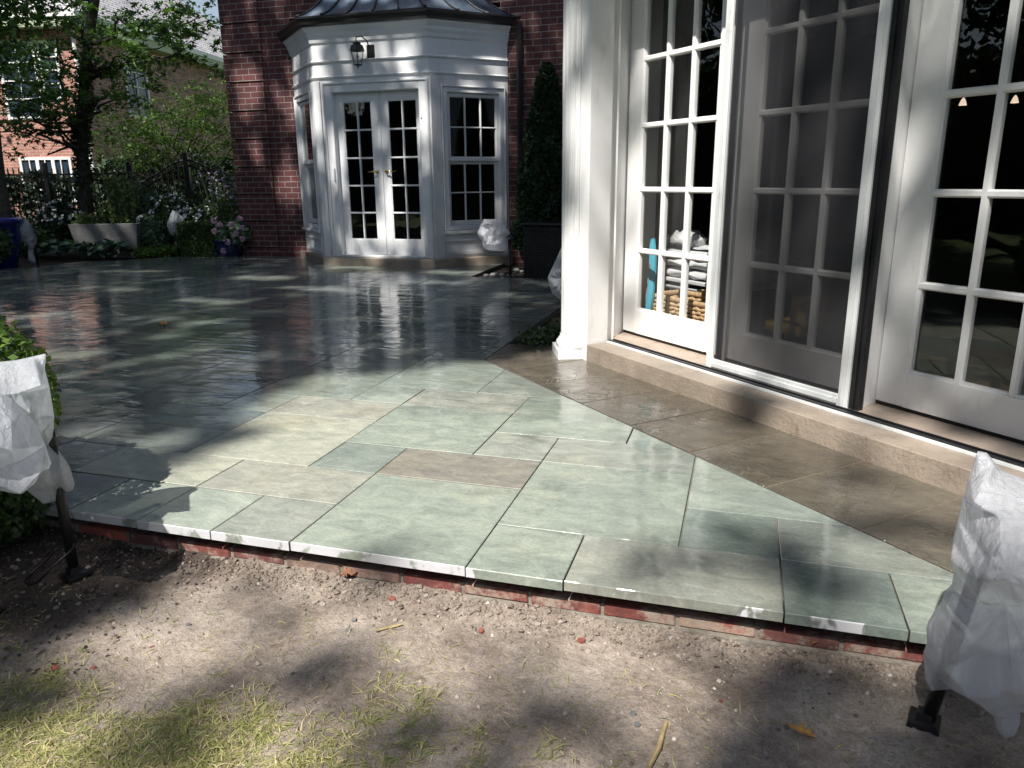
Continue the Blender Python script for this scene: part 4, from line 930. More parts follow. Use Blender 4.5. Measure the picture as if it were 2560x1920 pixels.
# front left pair
path_light('black path light post at the front left corner, rising into its bag', -2.027, 1.711, -.118, .50, .02)
o1 = px2uz(0, 720, .4702, [(245, 350), (180, 365), (90, 385), (0, 395), (-110, 420), (-170, 560), (-160, 760), (-60, 900), (60, 1000), (140, 1075), (230, 1148), (300, 1135), (322, 1060), (345, 1085), (385, 1080), (398, 1040), (375, 960), (330, 900), (290, 865), (262, 830), (285, 790), (290, 690), (262, 520), (238, 430)], -2.027, 1.711, 0)
cc = px2uz(0, 720, .4702, [(110, 720)], -2.027, 1.711, 0)[0]
bag('tall wrinkled white bag with a pointed top at the front left', (-2.027, 1.711, 0), o1, cc, .24, pleat=0, seed=3, crumple=.012, nseg=260, rings=60)
path_light('short black path light at the front left, hidden behind the rounder bag', -2.08, 1.46, -.13, .45, .02)
o2 = px2uz(0, 720, .4702, [(-260, 640), (-180, 570), (-60, 545), (0, 560), (60, 590), (130, 650), (190, 730), (240, 830), (272, 930), (260, 960), (215, 975), (190, 1030), (110, 1070), (40, 1083), (-60, 1060), (-220, 1030), (-300, 850)], -1.99, 1.46, 0)
cc = px2uz(0, 720, .4702, [(0, 830)], -1.99, 1.46, 0)[0]
bag('rounded white bag bulging in front of the pointed one at the left edge', (-1.99, 1.46, 0), o2, cc, .24, pleat=0, seed=5, crumple=.012, nseg=260, rings=60)
# front right
path_light('black path light post with square stake at the front right', .481, 1.719, -.125, .50, .02, tiltx=.07)
P3 = [(480, 100), (525, 108), (560, 150), (598, 195), (711, 240), (860, 250), (980, 330), (1010, 600), (980, 900), (900, 1200), (800, 1370), (711, 1388), (692, 1380), (692, 1440), (665, 1500), (620, 1515), (585, 1485), (560, 1400), (480, 1335), (360, 1270), (250, 1278), (222, 1220), (213, 1090), (232, 1040), (228, 960), (262, 905), (300, 870), (310, 815), (350, 780), (365, 680), (360, 530), (385, 430), (410, 320), (440, 220)]
o3 = px2uz(2200, 1080, .5063, P3, .50, 1.70, 0); cc = px2uz(2200, 1080, .5063, [(625, 810)], .50, 1.70, 0)[0]
ct = [(*q, d) for q, d in zip(px2uz(2200, 1080, .5063, [(625, 810), (365, 535), (500, 510), (620, 480), (720, 520), (850, 560), (480, 260), (600, 300), (720, 330), (440, 900), (330, 1050), (450, 1150), (560, 1250), (700, 1100), (850, 1000), (520, 700), (720, 680), (560, 1000)], .50, 1.70, 0), [.02, .09, .20, .22, .21, .16, .09, .12, .12, .08, .07, .11, .07, .11, .10, .11, .12, .05])]
bag('large creased white bag draped over the light at the front right', (.50, 1.70, 0), o3, cc, .24, ctrl=ct, pleat=.007, npl=9, seed=8, rings=80, nseg=320, crumple=.010)
# back left, back centre, beside the bay, behind the pilaster
path_light('slim black path light by the blue pot at the back left', -9.62, 8.42, -.03, .52, .10)
o4 = px2uz(0, 480, .18083, [(260, 340), (180, 430), (205, 500), (250, 600), (300, 660), (380, 740), (400, 790), (425, 850), (405, 900), (385, 940), (450, 980), (495, 985), (500, 960), (470, 910), (462, 850), (465, 790), (500, 720), (510, 650), (490, 560), (440, 480), (395, 395), (330, 370)], -9.62, 8.40, 0)
cc = px2uz(0, 480, .18083, [(385, 600)], -9.62, 8.40, 0)[0]
bag('slumped white bag beside the blue pot at the far left of the terrace', (-9.62, 8.40, 0), o4, cc, .22, seed=11, nseg=90)
path_light('thin black path light between the concrete planters and the clipped boxwood', -8.43, 9.90, -.03, .5, .09)
o5 = px2uz(400, 400, .18083, [(170, 695), (140, 760), (100, 870), (100, 920), (140, 1020), (200, 1055), (215, 1100), (205, 1160), (225, 1195), (270, 1190), (272, 1150), (255, 1100), (262, 1060), (310, 1010), (320, 950), (300, 860), (345, 810), (270, 750), (200, 700)], -8.43, 9.87, 0)
cc = px2uz(400, 400, .18083, [(215, 890)], -8.43, 9.87, 0)[0]
bag('small pointed white bag hanging over the light in front of the boxwood', (-8.43, 9.87, 0), o5, cc, .20, seed=13, nseg=90)
path_light('black path light in the pebbled bed next to the bay window', -2.634, 8.60, -.03, .52, .10)
o6 = px2uz(1150, 500, .18083, [(330, 262), (450, 268), (590, 275), (640, 370), (697, 455), (660, 520), (650, 600), (660, 650), (640, 690), (600, 705), (480, 700), (380, 690), (320, 660), (300, 560), (260, 510), (238, 455), (280, 360)], -2.634, 8.56, 0)
cc = px2uz(1150, 500, .18083, [(500, 430)], -2.634, 8.56, 0)[0]
bag('faceted umbrella-shaped white bag next to the bay window', (-2.634, 8.56, 0), o6, cc, .24, seed=17, pleat=0, crumple=.03, nseg=96)
path_light('black path light mostly hidden behind the fluted pilaster', -1.36, 5.95, -.03, .5, .10)
o7 = px2uz(1150, 500, .18083, [(1435, 600), (1400, 660), (1300, 880), (1210, 1075), (1240, 1200), (1280, 1300), (1395, 1380), (1500, 1395), (1600, 1330), (1640, 1100), (1600, 850), (1530, 640)], -1.36, 5.95, 0)
cc = px2uz(1150, 500, .18083, [(1430, 1050)], -1.36, 5.95, 0)[0]
bag('white bag half hidden behind the fluted white pilaster', (-1.36, 5.95, 0), o7, cc, .26, seed=19, nseg=80)
cb = MB(); pts = []
for k in range(26):
    a = k/25*2*math.pi*.9+1.9; pts.append((-2.07+.075*math.cos(a)*(1+.2*math.sin(a*2)), 1.665+.06*math.sin(a), -.06+.055*math.sin(a+.8)))
o = cb.tube(pts, .004, 6).build('cable', 'black_metal', smooth=True); tag(o, 'loop of dark electric cable lying beside the front left light stake', 'cable')
cb = MB(); cb.tube([(p[0]+.006, p[1]-.008, p[2]+.004+.004*math.sin(i)) for i, p in enumerate(pts[3:22])], .0035, 6)

# ------------------------------------------------------------------ wicker planter with conifer
wk = thing('wicker_box', 'tall dark woven box in the bed between bay and sunroom', 'storage box', (-2.1, 8.9, -.03))
m = MB(); m.box(-2.46, -1.70, 8.57, 9.25, -.03, .585, bev=.01); m.build('body', 'wicker_dark', wk)
m = MB(); m.box(-2.48, -1.68, 8.55, 9.27, .586, .615, bev=.008); m.box(-2.475, -1.685, 8.562, 8.569, .50, .515); m.build('lid', 'black_metal', wk)
cf = thing('conifer', 'narrow dark conical evergreen growing between the bay window and the sunroom', 'tree', (-2.40, 9.45, -.03))
MB().tube([(-2.40, 9.45, -.05), (-2.40, 9.45, 1.2), (-2.38, 9.45, 2.3)], [.04, .03, .006], 8).build('trunk', 'bark', cf)
n = 26000; z = RNG.uniform(0.1, 1, n)**1.0; t = (z*2.42); rad = .43*(1-(t/2.44))**.62*(1-.25*np.exp(-((t-.1)/.25)**2)); a = RNG.uniform(0, 2*math.pi, n)
lump = 1+.16*np.sin(a*5+t*9)+.1*np.sin(a*9-t*17)
rr_ = rad*lump*(.55+.45*RNG.uniform(0, 1, n)**.5)
P = np.stack([-2.40+rr_*np.cos(a), 9.45+rr_*np.sin(a), t], 1)
yd = np.stack([np.cos(a), np.sin(a), .9+0*a], 1)
scatter('foliage', P, .05, 'diamond', 'needle', cf, tilt=.8, yawdir=yd)
# pebbles in that bed
for k in range(16):
    x, y = rs.uniform(-3.0, -2.5), rs.uniform(8.5, 9.3)
    if k > 11: x, y = rs.uniform(-1.45, -1.2), rs.uniform(5.0, 5.6)
    m = MB(); rad_ = rs.uniform(.02, .05); m.ball((0, 0, 0), rad_, 8, (rs.uniform(.9, 1.4), rs.uniform(.8, 1.1), .65))
    o = m.build('pebble', 'concrete', smooth=True); o.location = (x, y, -.03+rad_*.4); o.rotation_euler.z = rs.uniform(0, 3)
    tag(o, 'rounded grey pebble in the dark bed under the bagged light by the bay' if k <= 11 else 'small grey pebble in the dark bed behind the fluted pilaster', 'pebble', 'pebbles in the bed by the bay' if k <= 11 else 'pebbles behind the pilaster')
# low plants behind the pilaster
gc = thing('ground_plant', 'low green and red leafy ground plant in the bed left of the pilaster', 'plant', (-1.25, 5.3, -.04))
P = blobs([(-1.32, 5.15, 0), (-1.2, 5.35, .02), (-1.05, 5.2, .03), (-1.15, 5.6, .03)], 2600, (.09, .13, .03)); P[:, 2] = np.abs(P[:, 2]+.03)-.03
scatter('foliage', P, .035, 'diamond', 'leaf_boxd', gc, up=np.tile([0, 0, 1.], (len(P), 1)), tilt=.6)

# ------------------------------------------------------------------ left front boxwood
def shrub(name, lb, cat, c, r, n, size, mat, tpl='diamond', inner=.8, zmin=None, group=None, core=True, bumps=.10):
    t = thing(name, lb, cat, (c[0], c[1], max(-.1, c[2]-r[2])), group)
    P, D = shell(c, r, n, inner)
    k = np.array([noise.noise(Vector(d*2.3+np.array(c))) for d in D])*bumps*2.2; P = np.array(c)+(P-np.array(c))*(1+k[:, None])
    if zmin is not None: P = P[P[:, 2] > zmin]; 
    scatter('foliage', P, size, tpl, mat, t, up=(P-np.array(c))/np.array(r)**2*min(r), tilt=.7)
    if core:
        m = MB(); m.ball((c[0], c[1], c[2]), 1, 14, (r[0]*inner*.9, r[1]*inner*.9, r[2]*inner*.9)); m.build('branches', 'leaf_dark', t, smooth=True)
    return t
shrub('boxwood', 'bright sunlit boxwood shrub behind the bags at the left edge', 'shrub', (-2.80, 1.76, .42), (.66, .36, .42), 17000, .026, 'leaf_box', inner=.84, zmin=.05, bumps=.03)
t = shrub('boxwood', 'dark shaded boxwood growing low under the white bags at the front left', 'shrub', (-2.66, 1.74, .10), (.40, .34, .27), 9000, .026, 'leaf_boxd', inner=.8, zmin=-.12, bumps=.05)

# ------------------------------------------------------------------ back-left garden
def planter(lb, pts_b, pts_t, zb, zt, hole=.86):
    t = thing('concrete_planter', lb, 'planter', (sum(p[0] for p in pts_b)/4, sum(p[1] for p in pts_b)/4, zb), 'tapered concrete planters')
    m = MB(); cb_ = Vector((sum(p[0] for p in pts_t)/4, sum(p[1] for p in pts_t)/4)); inn = [cb_+(Vector(p)-cb_)*hole for p in pts_t]
    vs = [(x, y, zb) for x, y in pts_b]+[(x, y, zt) for x, y in pts_t]+[(p.x, p.y, zt) for p in inn]+[(p.x, p.y, zt-.06) for p in inn]
    fs = [(3, 2, 1, 0)]+[(i, (i+1) % 4, 4+(i+1) % 4, 4+i) for i in range(4)]+[(4+i, 4+(i+1) % 4, 8+(i+1) % 4, 8+i) for i in range(4)]+[(8+i, 8+(i+1) % 4, 12+(i+1) % 4, 12+i) for i in range(4)]
    m.add(vs, fs); m.build('shell', 'concrete', t, bevel=.008)
    MB().add([vs[12], vs[13], vs[14], vs[15]], [(0, 1, 2, 3)]).build('potting_soil', 'mulch', t); return t
A_, B_, C_ = Vector((-10.0, 9.544)), Vector((-9.19, 9.839)), Vector((-9.45, 10.42)); D_ = A_+(C_-B_)
ctrp = (A_+B_+C_+D_)/4; tp = [ctrp+(p-ctrp)*1.22 for p in (A_, B_, C_, D_)]
planter('long tapered concrete planter holding a spiky green herb, on the mulch behind the terrace', [tuple(p) for p in (A_, B_, C_, D_)], [tuple(p) for p in tp], -.04, .50)
A2 = at(352, 620, 11.4); planter('second tapered concrete planter, half hidden behind the first and the bagged light', [(-9.15, 10.75), (-8.55, 10.95), (-8.75, 11.4), (-9.35, 11.2)], [(-9.2, 10.68), (-8.48, 10.92), (-8.70, 11.48), (-9.42, 11.25)], -.04, .50)
hb = thing('herb_plant', 'feathery upright rosemary-like herb spilling from the concrete planter', 'plant', (ctrp.x, ctrp.y, .45))
ax = [];
for k in range(150):
    u, v = rs.uniform(-.5, .5), rs.uniform(-.3, .3); b0 = ctrp+(B_-A_)*u+(C_-B_)*v
    hgt = rs.uniform(.12, .3) if u < -.05 else rs.uniform(.35, .82); dx, dy = rs.uniform(-.10, .10)-.10*(u < -.2), rs.uniform(-.1, .1)
    for q in range(16):
        f = q/15; ax.append((b0.x+dx*f, b0.y+dy*f, .45+hgt*f-.12*(f**2)*(u < -.1)))
P = np.array(ax); P = np.repeat(P, 3, 0)+RNG.normal(size=(len(P)*3, 3))*.010
scatter('foliage', P, .05, 'diamond', 'leaf_herb', hb, up=None, yawdir=np.tile([0, 0, 1.2], (len(P), 1)))
def flowers(parent, P, size, mat, name='blossom', tpl='petal', npet=5):
    P = np.repeat(np.asarray(P), npet, 0)+RNG.normal(size=(len(P)*npet, 3))*size*.38
    scatter(name, P, size, tpl, mat, parent, up=np.tile([0, -.6, 1.], (len(P), 1)), tilt=.6)
def dome_flowers(c, r, n):
    P, D = shell(c, r, n*3, 1.0); s_ = (D[:, 2] > .05) & (D[:, 1] < .5); return P[s_][:n]
def atg(px, py, d): p = at(px, py, d); return (p.x, p.y, p.z)
GD = 12.3
c = atg(150, 530, 12.9); c = (c[0], c[1], .44)
t = shrub('flowering_shrub', 'rounded hydrangea-like shrub topped with white flowers left of the tree trunk', 'shrub', c, (.34, .34, .36), 3600, .06, 'leaf_dark', inner=.7); flowers(t, dome_flowers(c, (.36, .36, .38), 46), .045, 'petal_w')
for k, (px, py, d, rx, rz, n, lb) in enumerate(((345, 500, 13.0, .40, .24, 3, 'grey-green leafy shrub right behind the concrete planter'), (435, 520, 12.7, .36, .24, 40, 'white-flowered shrub above the pointed bag and boxwood'), (510, 545, 12.5, .34, .26, 26, 'loose white-flowered shrub between the boxwood and the brick corner'), (385, 565, 12.5, .24, .22, 10, 'small white-flowered shrub directly behind the pointed bag'), (60, 585, 12.6, .6, .2, 0, 'low dark ground shrub between the slumped bag and the planter'))):
    p = atg(px, py, d); cz = max(.12, p[2]-rz*.6); c = (p[0], p[1], cz)
    t = shrub('flowering_shrub' if n else 'low_shrub', lb, 'shrub', c, (rx, .35, rz+.1 if n else rz), 3400, .06, 'leaf_ger' if k in (0, 3) else 'leaf_boxd', inner=.6)
    if n: flowers(t, dome_flowers(c, (rx+.02, .37, rz+.12), n), .045, 'petal_w')
# hostas
for k in range(8):
    px = 105+k*27; c = at(px-4, 628, 12.0+rs.uniform(-.3, .5)); c = Vector((c.x, c.y, -.03))
    t = thing('hosta', ['hosta clump nearest the slumped bag', 'second hosta clump right of the slumped bag', 'third hosta clump right of the slumped bag', 'fourth hosta clump right of the slumped bag', 'fourth hosta clump left of the long planter', 'third hosta clump left of the long planter', 'second hosta clump left of the long planter', 'hosta clump touching the long concrete planter'][k], 'plant', tuple(c), 'hostas edging the back bed')
    n = 46; a = RNG.uniform(0, 2*math.pi, n); rd = RNG.uniform(.0, .16, n); P = np.stack([c.x+rd*np.cos(a), c.y+rd*np.sin(a), .04+.20*RNG.uniform(.3, 1, n)-rd*.2], 1)
    scatter('leaves', P, .16, 'broad', 'leaf_hosta', t, up=np.tile([0, 0, 1.6], (n, 1)), tilt=.35, yawdir=np.stack([np.cos(a), np.sin(a), -.25+0*a], 1))
gcv = blobs([atg(px, 640, 12.25) for px in range(372, 455, 10)], 3600, (.10, .16, .03)); gcv[:, 2] = np.abs(gcv[:, 2])*.5+.03*RNG.uniform(0, 3, len(gcv))
o = thing('ground_cover', 'yellow-green leafy ground cover at the terrace edge in front of the second planter', 'plant', atg(410, 640, 12.2)); scatter('foliage', gcv, .05, 'diamond', 'leaf_fine', o, up=np.tile([0, 0, .8], (len(gcv), 1)))
# blue pots
def pot(name, lb, c, r0, r1, h, mat='blue_glaze'):
    t = thing(name, lb, 'pot', c, 'glazed blue pots')
    m = MB(); m.lathe(c, [(0, .0), (r0*.9, 0), (r0, .02), ((r0+r1)*.52, h*.5), (r1*.97, h*.86), (r1*.97, h*.88), (r1*1.06, h*.90), (r1*1.07, h*.99), (r1, h), (r1*.9, h*.98), (r1*.88, h*.9)], 40); m.build('body', mat, t, smooth=True)
    m = MB(); m.lathe(c, [(0, h*.9), (r1*.9, h*.9)], 24); m.build('potting_soil', 'mulch', t); return t
pot('flower_pot', 'large glossy blue pot at the left edge of the terrace', (-9.93, 8.03, -.04), .26, .40, .70)
c = (-9.72, 7.80, .36); im = thing('impatiens', 'dark-leaved plant with white flowers hanging over the blue pot at the left edge', 'flowers', (-9.72, 7.80, .3))
P, D = shell(c, (.26, .26, .27), 1400, .6); scatter('foliage', P, .085, 'broad', 'leaf_boxd', im, up=D*.8+np.array([0, -.3, .6]), tilt=.6)
flowers(im, [Vector((-9.72, 7.8, 0))+Vector((rs.uniform(-.28, .24), rs.uniform(-.3, -.1), rs.uniform(.30, .60))) for _ in range(16)], .055, 'petal_w')
pc2 = (-7.58, 10.02, -.04)
pot('flower_pot', 'small navy blue pot with geraniums against the brick corner', pc2, .17, .22, .30, 'navy_glaze')
c = (-7.50, 10.0, .36); ge = thing('geranium', 'geranium with pink flower heads in the small blue pot by the brick corner', 'flowers', (-7.5, 10.0, .26))
P, D = shell(c, (.30, .18, .20), 620, .5); scatter('foliage', P, .075, 'broad', 'leaf_ger', ge, up=D+np.array([0, -.5, .5]), tilt=.5)
for (px, py) in ((535, 552), (550, 562), (536, 578), (578, 562), (600, 545), (590, 584), (606, 597), (570, 605), (559, 627), (606, 570)):
    p = at(px, py, 11.45); m = MB()
    for q in range(26):
        v = Vector((rs.gauss(0, 1), rs.gauss(0, 1), rs.gauss(0, 1))).normalized()*.036; m.ball(tuple(p+v), .011, 6)
    m.build('flower_head', 'petal_p', ge, smooth=True)
c = (-8.06, 10.08, .20); t = thing('boxwood', 'clipped square dark boxwood between the pointed bag and the geranium pot', 'shrub', (-8.06, 10.08, -.04))
P = []; 
for _ in range(9000):
    f = rs.random(); x, y, z = rs.uniform(-.33, .33), rs.uniform(-.24, .28), rs.uniform(-.04, .50)
    if f < .5: y = -.24+rs.uniform(-.015, .03)
    elif f < .8: z = .50+rs.uniform(-.03, .02)
    elif f < .9: x = rs.choice((-.33, .33))+rs.uniform(-.02, .02)
    P.append((c[0]+x+.02*math.sin(z*17), c[1]+y+.03*math.sin(x*14+z*8), z+.02*math.sin(x*11)))
scatter('foliage', P, .032, 'diamond', 'leaf_boxd', t)
MB().box(c[0]-.29, c[0]+.29, c[1]-.19, c[1]+.24, -.03, .44).build('branches', 'leaf_dark', t)
tv = thing('verbena', 'tall airy plant with small lilac flower heads by the brick corner', 'plant', (-7.85, 10.45, -.04)); stems = MB(); hd_ = []; fo = []
for k in range(70):
    b = Vector((-7.85+rs.uniform(-.16, .16), 10.45+rs.uniform(-.12, .12), .0)); tp_ = b+Vector((rs.uniform(-.30, .20), rs.uniform(-.1, .1), rs.uniform(.75, 1.30))); stems.tube([b, b.lerp(tp_, .5)+Vector((rs.uniform(-.02, .02), 0, 0)), tp_], .0025, 4, False); hd_.append(tp_)
    for q in range(26): fo.append(b.lerp(tp_, rs.uniform(.15, .8))+Vector((rs.gauss(0, .05), rs.gauss(0, .05), 0)))
stems.build('stems', 'leaf_herb', tv); scatter('foliage', np.array([tuple(p) for p in fo]), .045, 'diamond', 'leaf_boxd', tv)
flowers(tv, [tuple(p) for p in hd_], .022, 'petal_l', npet=8)

# ------------------------------------------------------------------ trees
def limb(mb, p0, p1, r0, r1, wob, n=7, seed=0):
    rr = random.Random(seed); pts = []; rad = []
    for k in range(n+1):
        t = k/n; p = Vector(p0).lerp(Vector(p1), t)+Vector((rr.gauss(0, wob), rr.gauss(0, wob), rr.gauss(0, wob*.5)))*math.sin(math.pi*t); pts.append(p); rad.append(r0+(r1-r0)*t)
    mb.tube(pts, rad, 9, False); return pts
mp = thing('maple_tree', 'slender dark-barked maple in front of the iron fence with leafy spreading branches', 'tree', atg(215, 560, 13.4))
TD = 13.4; tr = MB(); b0 = at(222, 640, TD); b0.z = -.1
trunk = [b0, at(212, 470, TD), at(205, 380, TD), at(205, 300, TD), at(212, 200, TD), at(220, 110, TD), at(235, 0, TD), at(250, -150, TD), at(262, -380, TD)]
tr.tube(trunk, [.12, .105, .098, .09, .082, .078, .085, .05, .02], 12, False)
heads = [(60, 5), (185, 50), (300, 55), (390, 40), (470, 55), (530, 35), (430, 105), (335, 125), (255, 150), (150, 125), (70, 120), (25, 175), (95, 195), (190, 225), (300, 205), (375, 180), (455, 135), (120, 290), (50, 255), (165, 285), (25, 300), (300, 240), (15, 240), (230, 60), (260, -60), (120, -60), (400, -60), (180, 340), (340, 60), (490, 100), (100, 245), (60, 340)]
HC = []
for k, (px, py) in enumerate(heads):
    d = TD+rs.uniform(-1.3, 1.0); p = at(px, py, d); HC.append(p)
    j = max(2, min(7, int(7-(py+60)/75))); limb(tr, trunk[j], p, .03, .006, .12, 8, k)
limb(tr, at(212, 380, TD), at(165, 270, TD), .045, .03, .02, 6, 91); limb(tr, at(165, 270, TD), at(140, 40, TD), .03, .012, .03, 6, 92); limb(tr, at(205, 330, TD), at(0, 330, TD-.5), .03, .008, .05, 8, 93)
tr.build('trunk', 'bark', mp, smooth=True)
P = []
for p in HC:
    for s_ in range(10):
        q = p+Vector((rs.gauss(0, .32), rs.gauss(0, .34), rs.gauss(0, .15))); 
        for _ in range(26): P.append((q.x+rs.gauss(0, .085), q.y+rs.gauss(0, .085), q.z+rs.gauss(0, .035)))
P = np.array(P); scatter('crown', P, .075, 'maple', 'leaf_maple', mp, up=np.tile([0, -.2, 1.], (len(P), 1)), tilt=.55)
iv = []
for k in range(2600):
    t_ = rs.uniform(0, 4.5); i = int(t_); p = trunk[i].lerp(trunk[i+1], t_-i); a = rs.uniform(0, 6.28); iv.append((p.x+.12*math.cos(a)*rs.uniform(.8, 1.2), p.y+.12*math.sin(a), p.z))
scatter('ivy', np.array(iv), .05, 'broad', 'leaf_dark', mp)
t2 = thing('acer_tree', 'fine-leaved green small tree behind the arched gate beside the brick corner', 'tree', atg(460, 560, 17.6)); m = MB()
T2 = 17.6; bs = at(440, 620, T2); bs.z = -.1; H2 = []
for k, (px, py) in enumerate(((330, 300), (400, 285), (470, 265), (540, 255), (575, 305), (505, 330), (425, 350), (350, 365), (295, 330), (560, 365), (450, 305), (520, 280), (385, 330), (310, 390), (470, 390), (540, 410), (400, 400), (585, 240), (600, 350))):
    p = at(px, py, T2+rs.uniform(-1, 1)); H2.append(p); limb(m, bs+Vector((rs.uniform(-.3, .3), 0, .6)), p, .03, .006, .12, 8, 50+k)
m.tube([bs, bs+Vector((0, 0, .9))], [.09, .06], 8, False); m.build('trunk', 'bark', t2, smooth=True)
P = []
for p in H2:
    for s_ in range(22):
        q = p+Vector((rs.gauss(0, .33), rs.gauss(0, .36), rs.gauss(0, .20)))
        for _ in range(26): P.append((q.x+rs.gauss(0, .10), q.y+rs.gauss(0, .10), q.z+rs.gauss(0, .045)))
P = np.array(P); scatter('crown', P, .06, 'diamond', 'leaf_fine', t2, up=np.tile([0, 0, .9], (len(P), 1)), tilt=.7)
m = thing('tree_trunk', 'dark tree trunk at the left edge behind the blue pot', 'tree', atg(5, 540, 11.6)); q = MB(); q.tube([at(18, 640, 11.6), at(10, 560, 11.6), at(-4, 470, 11.6), at(-14, 380, 11.6), at(-30, 200, 11.6), at(-50, -100, 11.6)], [.16, .13, .11, .1, .09, .07], 10, False); q.build('trunk', 'bark', m, smooth=True)
P = blobs([atg(x_, y_, 11.6) for x_, y_ in ((-60, -60), (-120, 60), (-30, 20), (-160, -120), (-90, 160), (-200, 40))], 6000, (.4, .4, .25)); scatter('crown', P, .08, 'maple', 'leaf_maple', m, up=np.tile([0, 0, .8], (len(P), 1)))
# leafy hedge beyond the fence
hg_ = thing('laurel_hedge', 'dark leafy hedge running behind the iron fence', 'hedge', atg(120, 520, 16.2)); P = []
for k in range(9500):
    px = rs.uniform(-160, 640); top = 438+6*math.sin(px*.05)+ (18 if px > 250 else 0)
    py = top+(rs.random()**1.3)*150; p = at(px, py, 16.2+rs.uniform(-.3, .5))
    if p.z < -.05: continue
    P.append(tuple(p))
scatter('foliage', np.array(P), .10, 'broad', 'leaf_dark', hg_, up=np.tile([0, -.6, .6], (len(P), 1)), tilt=.8)
gr_ = []
for k in range(3200):
    px = rs.uniform(240, 620); p = at(px, rs.uniform(395, 560), 19+rs.uniform(-.5, 1.5)); gr_.append(tuple(p))
o = thing('dense_shrub', 'mass of shaded shrubs seen between the bars of the arched gate', 'shrub', atg(430, 540, 18)); scatter('foliage', np.array(gr_), .16, 'broad', 'leaf_dark', o)

# ------------------------------------------------------------------ iron fence and gate
FDp = 15.2
def fp(px): p = at(px, 445, FDp); return Vector((p.x, p.y, 0))
fa, fb = fp(-330), fp(326); fdir = (fb-fa).normalized(); FL_ = (fb-fa).length
fe = thing('iron_fence', 'black iron picket fence with spear tips across the back of the garden', 'fence', tuple(fa))
ang = math.atan2(fdir.y, fdir.x); FF = lambda u, v, z: Vector((fa.x+fdir.x*u-fdir.y*v, fa.y+fdir.y*u+fdir.x*v, z))
def spear(m, u, zt, F=None):
    m.box(u-.008, u+.008, -.008, .008, -.04, zt); m.add([(u-.014, -.010, zt-.005), (u+.014, -.010, zt-.005), (u+.014, .010, zt-.005), (u-.014, .010, zt-.005), (u, 0, zt+.06)], [(0, 1, 4), (1, 2, 4), (2, 3, 4), (3, 0, 4)])
    m.box(u-.014, u+.014, -.014, .014, zt-.05, zt-.035)
m = MB(FF); u = .05
while u < FL_-.04: spear(m, u, 1.37); u += .107
m.build('pickets', 'iron', fe)
for z in (1.28, 1.165, .12): MB(FF).box(0, FL_, -.02, .02, z-.018, z+.018).build('rail', 'iron', fe)
for u in (0, FL_*.36, FL_*.68, FL_): MB(FF).box(u-.035, u+.035, -.035, .035, -.05, 1.50).build('post', 'iron', fe)
gt_ = thing('iron_gate', 'black double iron gate with arched ring-patterned top rails', 'gate', tuple(fp(470)))
g0, g1 = fp(332), fp(640); gd = (g1-g0).normalized(); GL = (g1-g0).length; GF = lambda u, v, z: Vector((g0.x+gd.x*u-gd.y*v, g0.y+gd.y*u+gd.x*v, z))
mid = (fp(470)-g0).length
def arch(u): 
    t = min(1, abs(u-mid)/(mid+.0)); return 1.10+.42*(.5+.5*math.cos(math.pi*t))
for side in (0, 1):
    u0, u1 = (0.03, mid-.02) if side == 0 else (mid+.02, min(GL, 2*mid-.03)); m = MB(GF); k = u0
    while k <= u1:
        m.box(k-.008, k+.008, -.008, .008, -.02, arch(k)+.10); m.add([(k-.012, -.01, arch(k)+.1), (k+.012, -.01, arch(k)+.1), (k+.012, .01, arch(k)+.1), (k-.012, .01, arch(k)+.1), (k, 0, arch(k)+.15)], [(0, 1, 4), (1, 2, 4), (2, 3, 4), (3, 0, 4)]); k += .107
    n = 24
    for dz in (0, -.11):
        m.tube([(u0+(u1-u0)*q/n, 0, arch(u0+(u1-u0)*q/n)+dz) for q in range(n+1)], .018, 6)
    m.box(u0, u1, -.018, .018, .10, .14); m.box(u0, u1, -.018, .018, .5, .53)
    q = u0+.05
    while q < u1:
        z = arch(q)-.055; m.tube([(q+.036*math.cos(a), 0, z+.036*math.sin(a)) for a in [2*math.pi*i/12 for i in range(13)]], .006, 5, False); q += .107
    m.tube([(u0, 0, .15 if side == 0 else .95), (u1, 0, .95 if side == 0 else .15)], .012, 6)
    m.build('gate_leaf', 'iron', gt_)
MB(GF).box(mid-.045, mid+.045, -.04, .04, -.05, 1.66).build('centre_post', 'iron', gt_)
MB(GF).box(-.05, .02, -.045, .045, -.05, 1.45).build('hinge_post', 'iron', gt_)

# ------------------------------------------------------------------ neighbour's house
NC = at(235, 445, 22.0); NC.z = 0; n1 = Vector((-.98, -.2, 0)); n2 = Vector((-.2, .98, 0))      # left along the lit front, back along the shaded side
NF = lambda u, v, z: Vector((NC.x-n1.x*u+n2.x*v, NC.y-n1.y*u+n2.y*v, z))   # u grows to the right of the corner
nb = thing('neighbor_house', 'large two-storey pink brick house with grey shingle roof beyond the fence', 'house', tuple(NC))
ZE = 5.35
MB(NF).box(-12, 0, 0, .3, -.1, ZE).build('front_wall', 'brick_far', nb)
MB(NF).box(-.3, 0, .3, 15, -.1, ZE).build('side_wall', 'brick_far2', nb)
m = MB(NF); m.box(-12.4, .42, -.42, -.28, ZE-.02, ZE+.14); m.box(.28, .42, -.28, 15.4, ZE-.02, ZE+.14); m.build('gutter', 'far_white', nb)
m = MB(NF); m.box(-12.4, .38, -.38, 0, ZE-.25, ZE-.02); m.box(.0, .38, 0, 15.3, ZE-.25, ZE-.02); m.build('soffit', 'eave_green', nb)
m = MB(NF); m.add([(-12.4, -.4, ZE+.1), (.4, -.4, ZE+.1), (-4.6, 4.6, ZE+4.4), (-12.4, 4.6, ZE+4.4), (.4, 15.4, ZE+.1), (-4.6, 10.4, ZE+4.4)], [(0, 1, 2, 3), (1, 4, 5, 2)]); m.build('roof', 'shingle', nb)
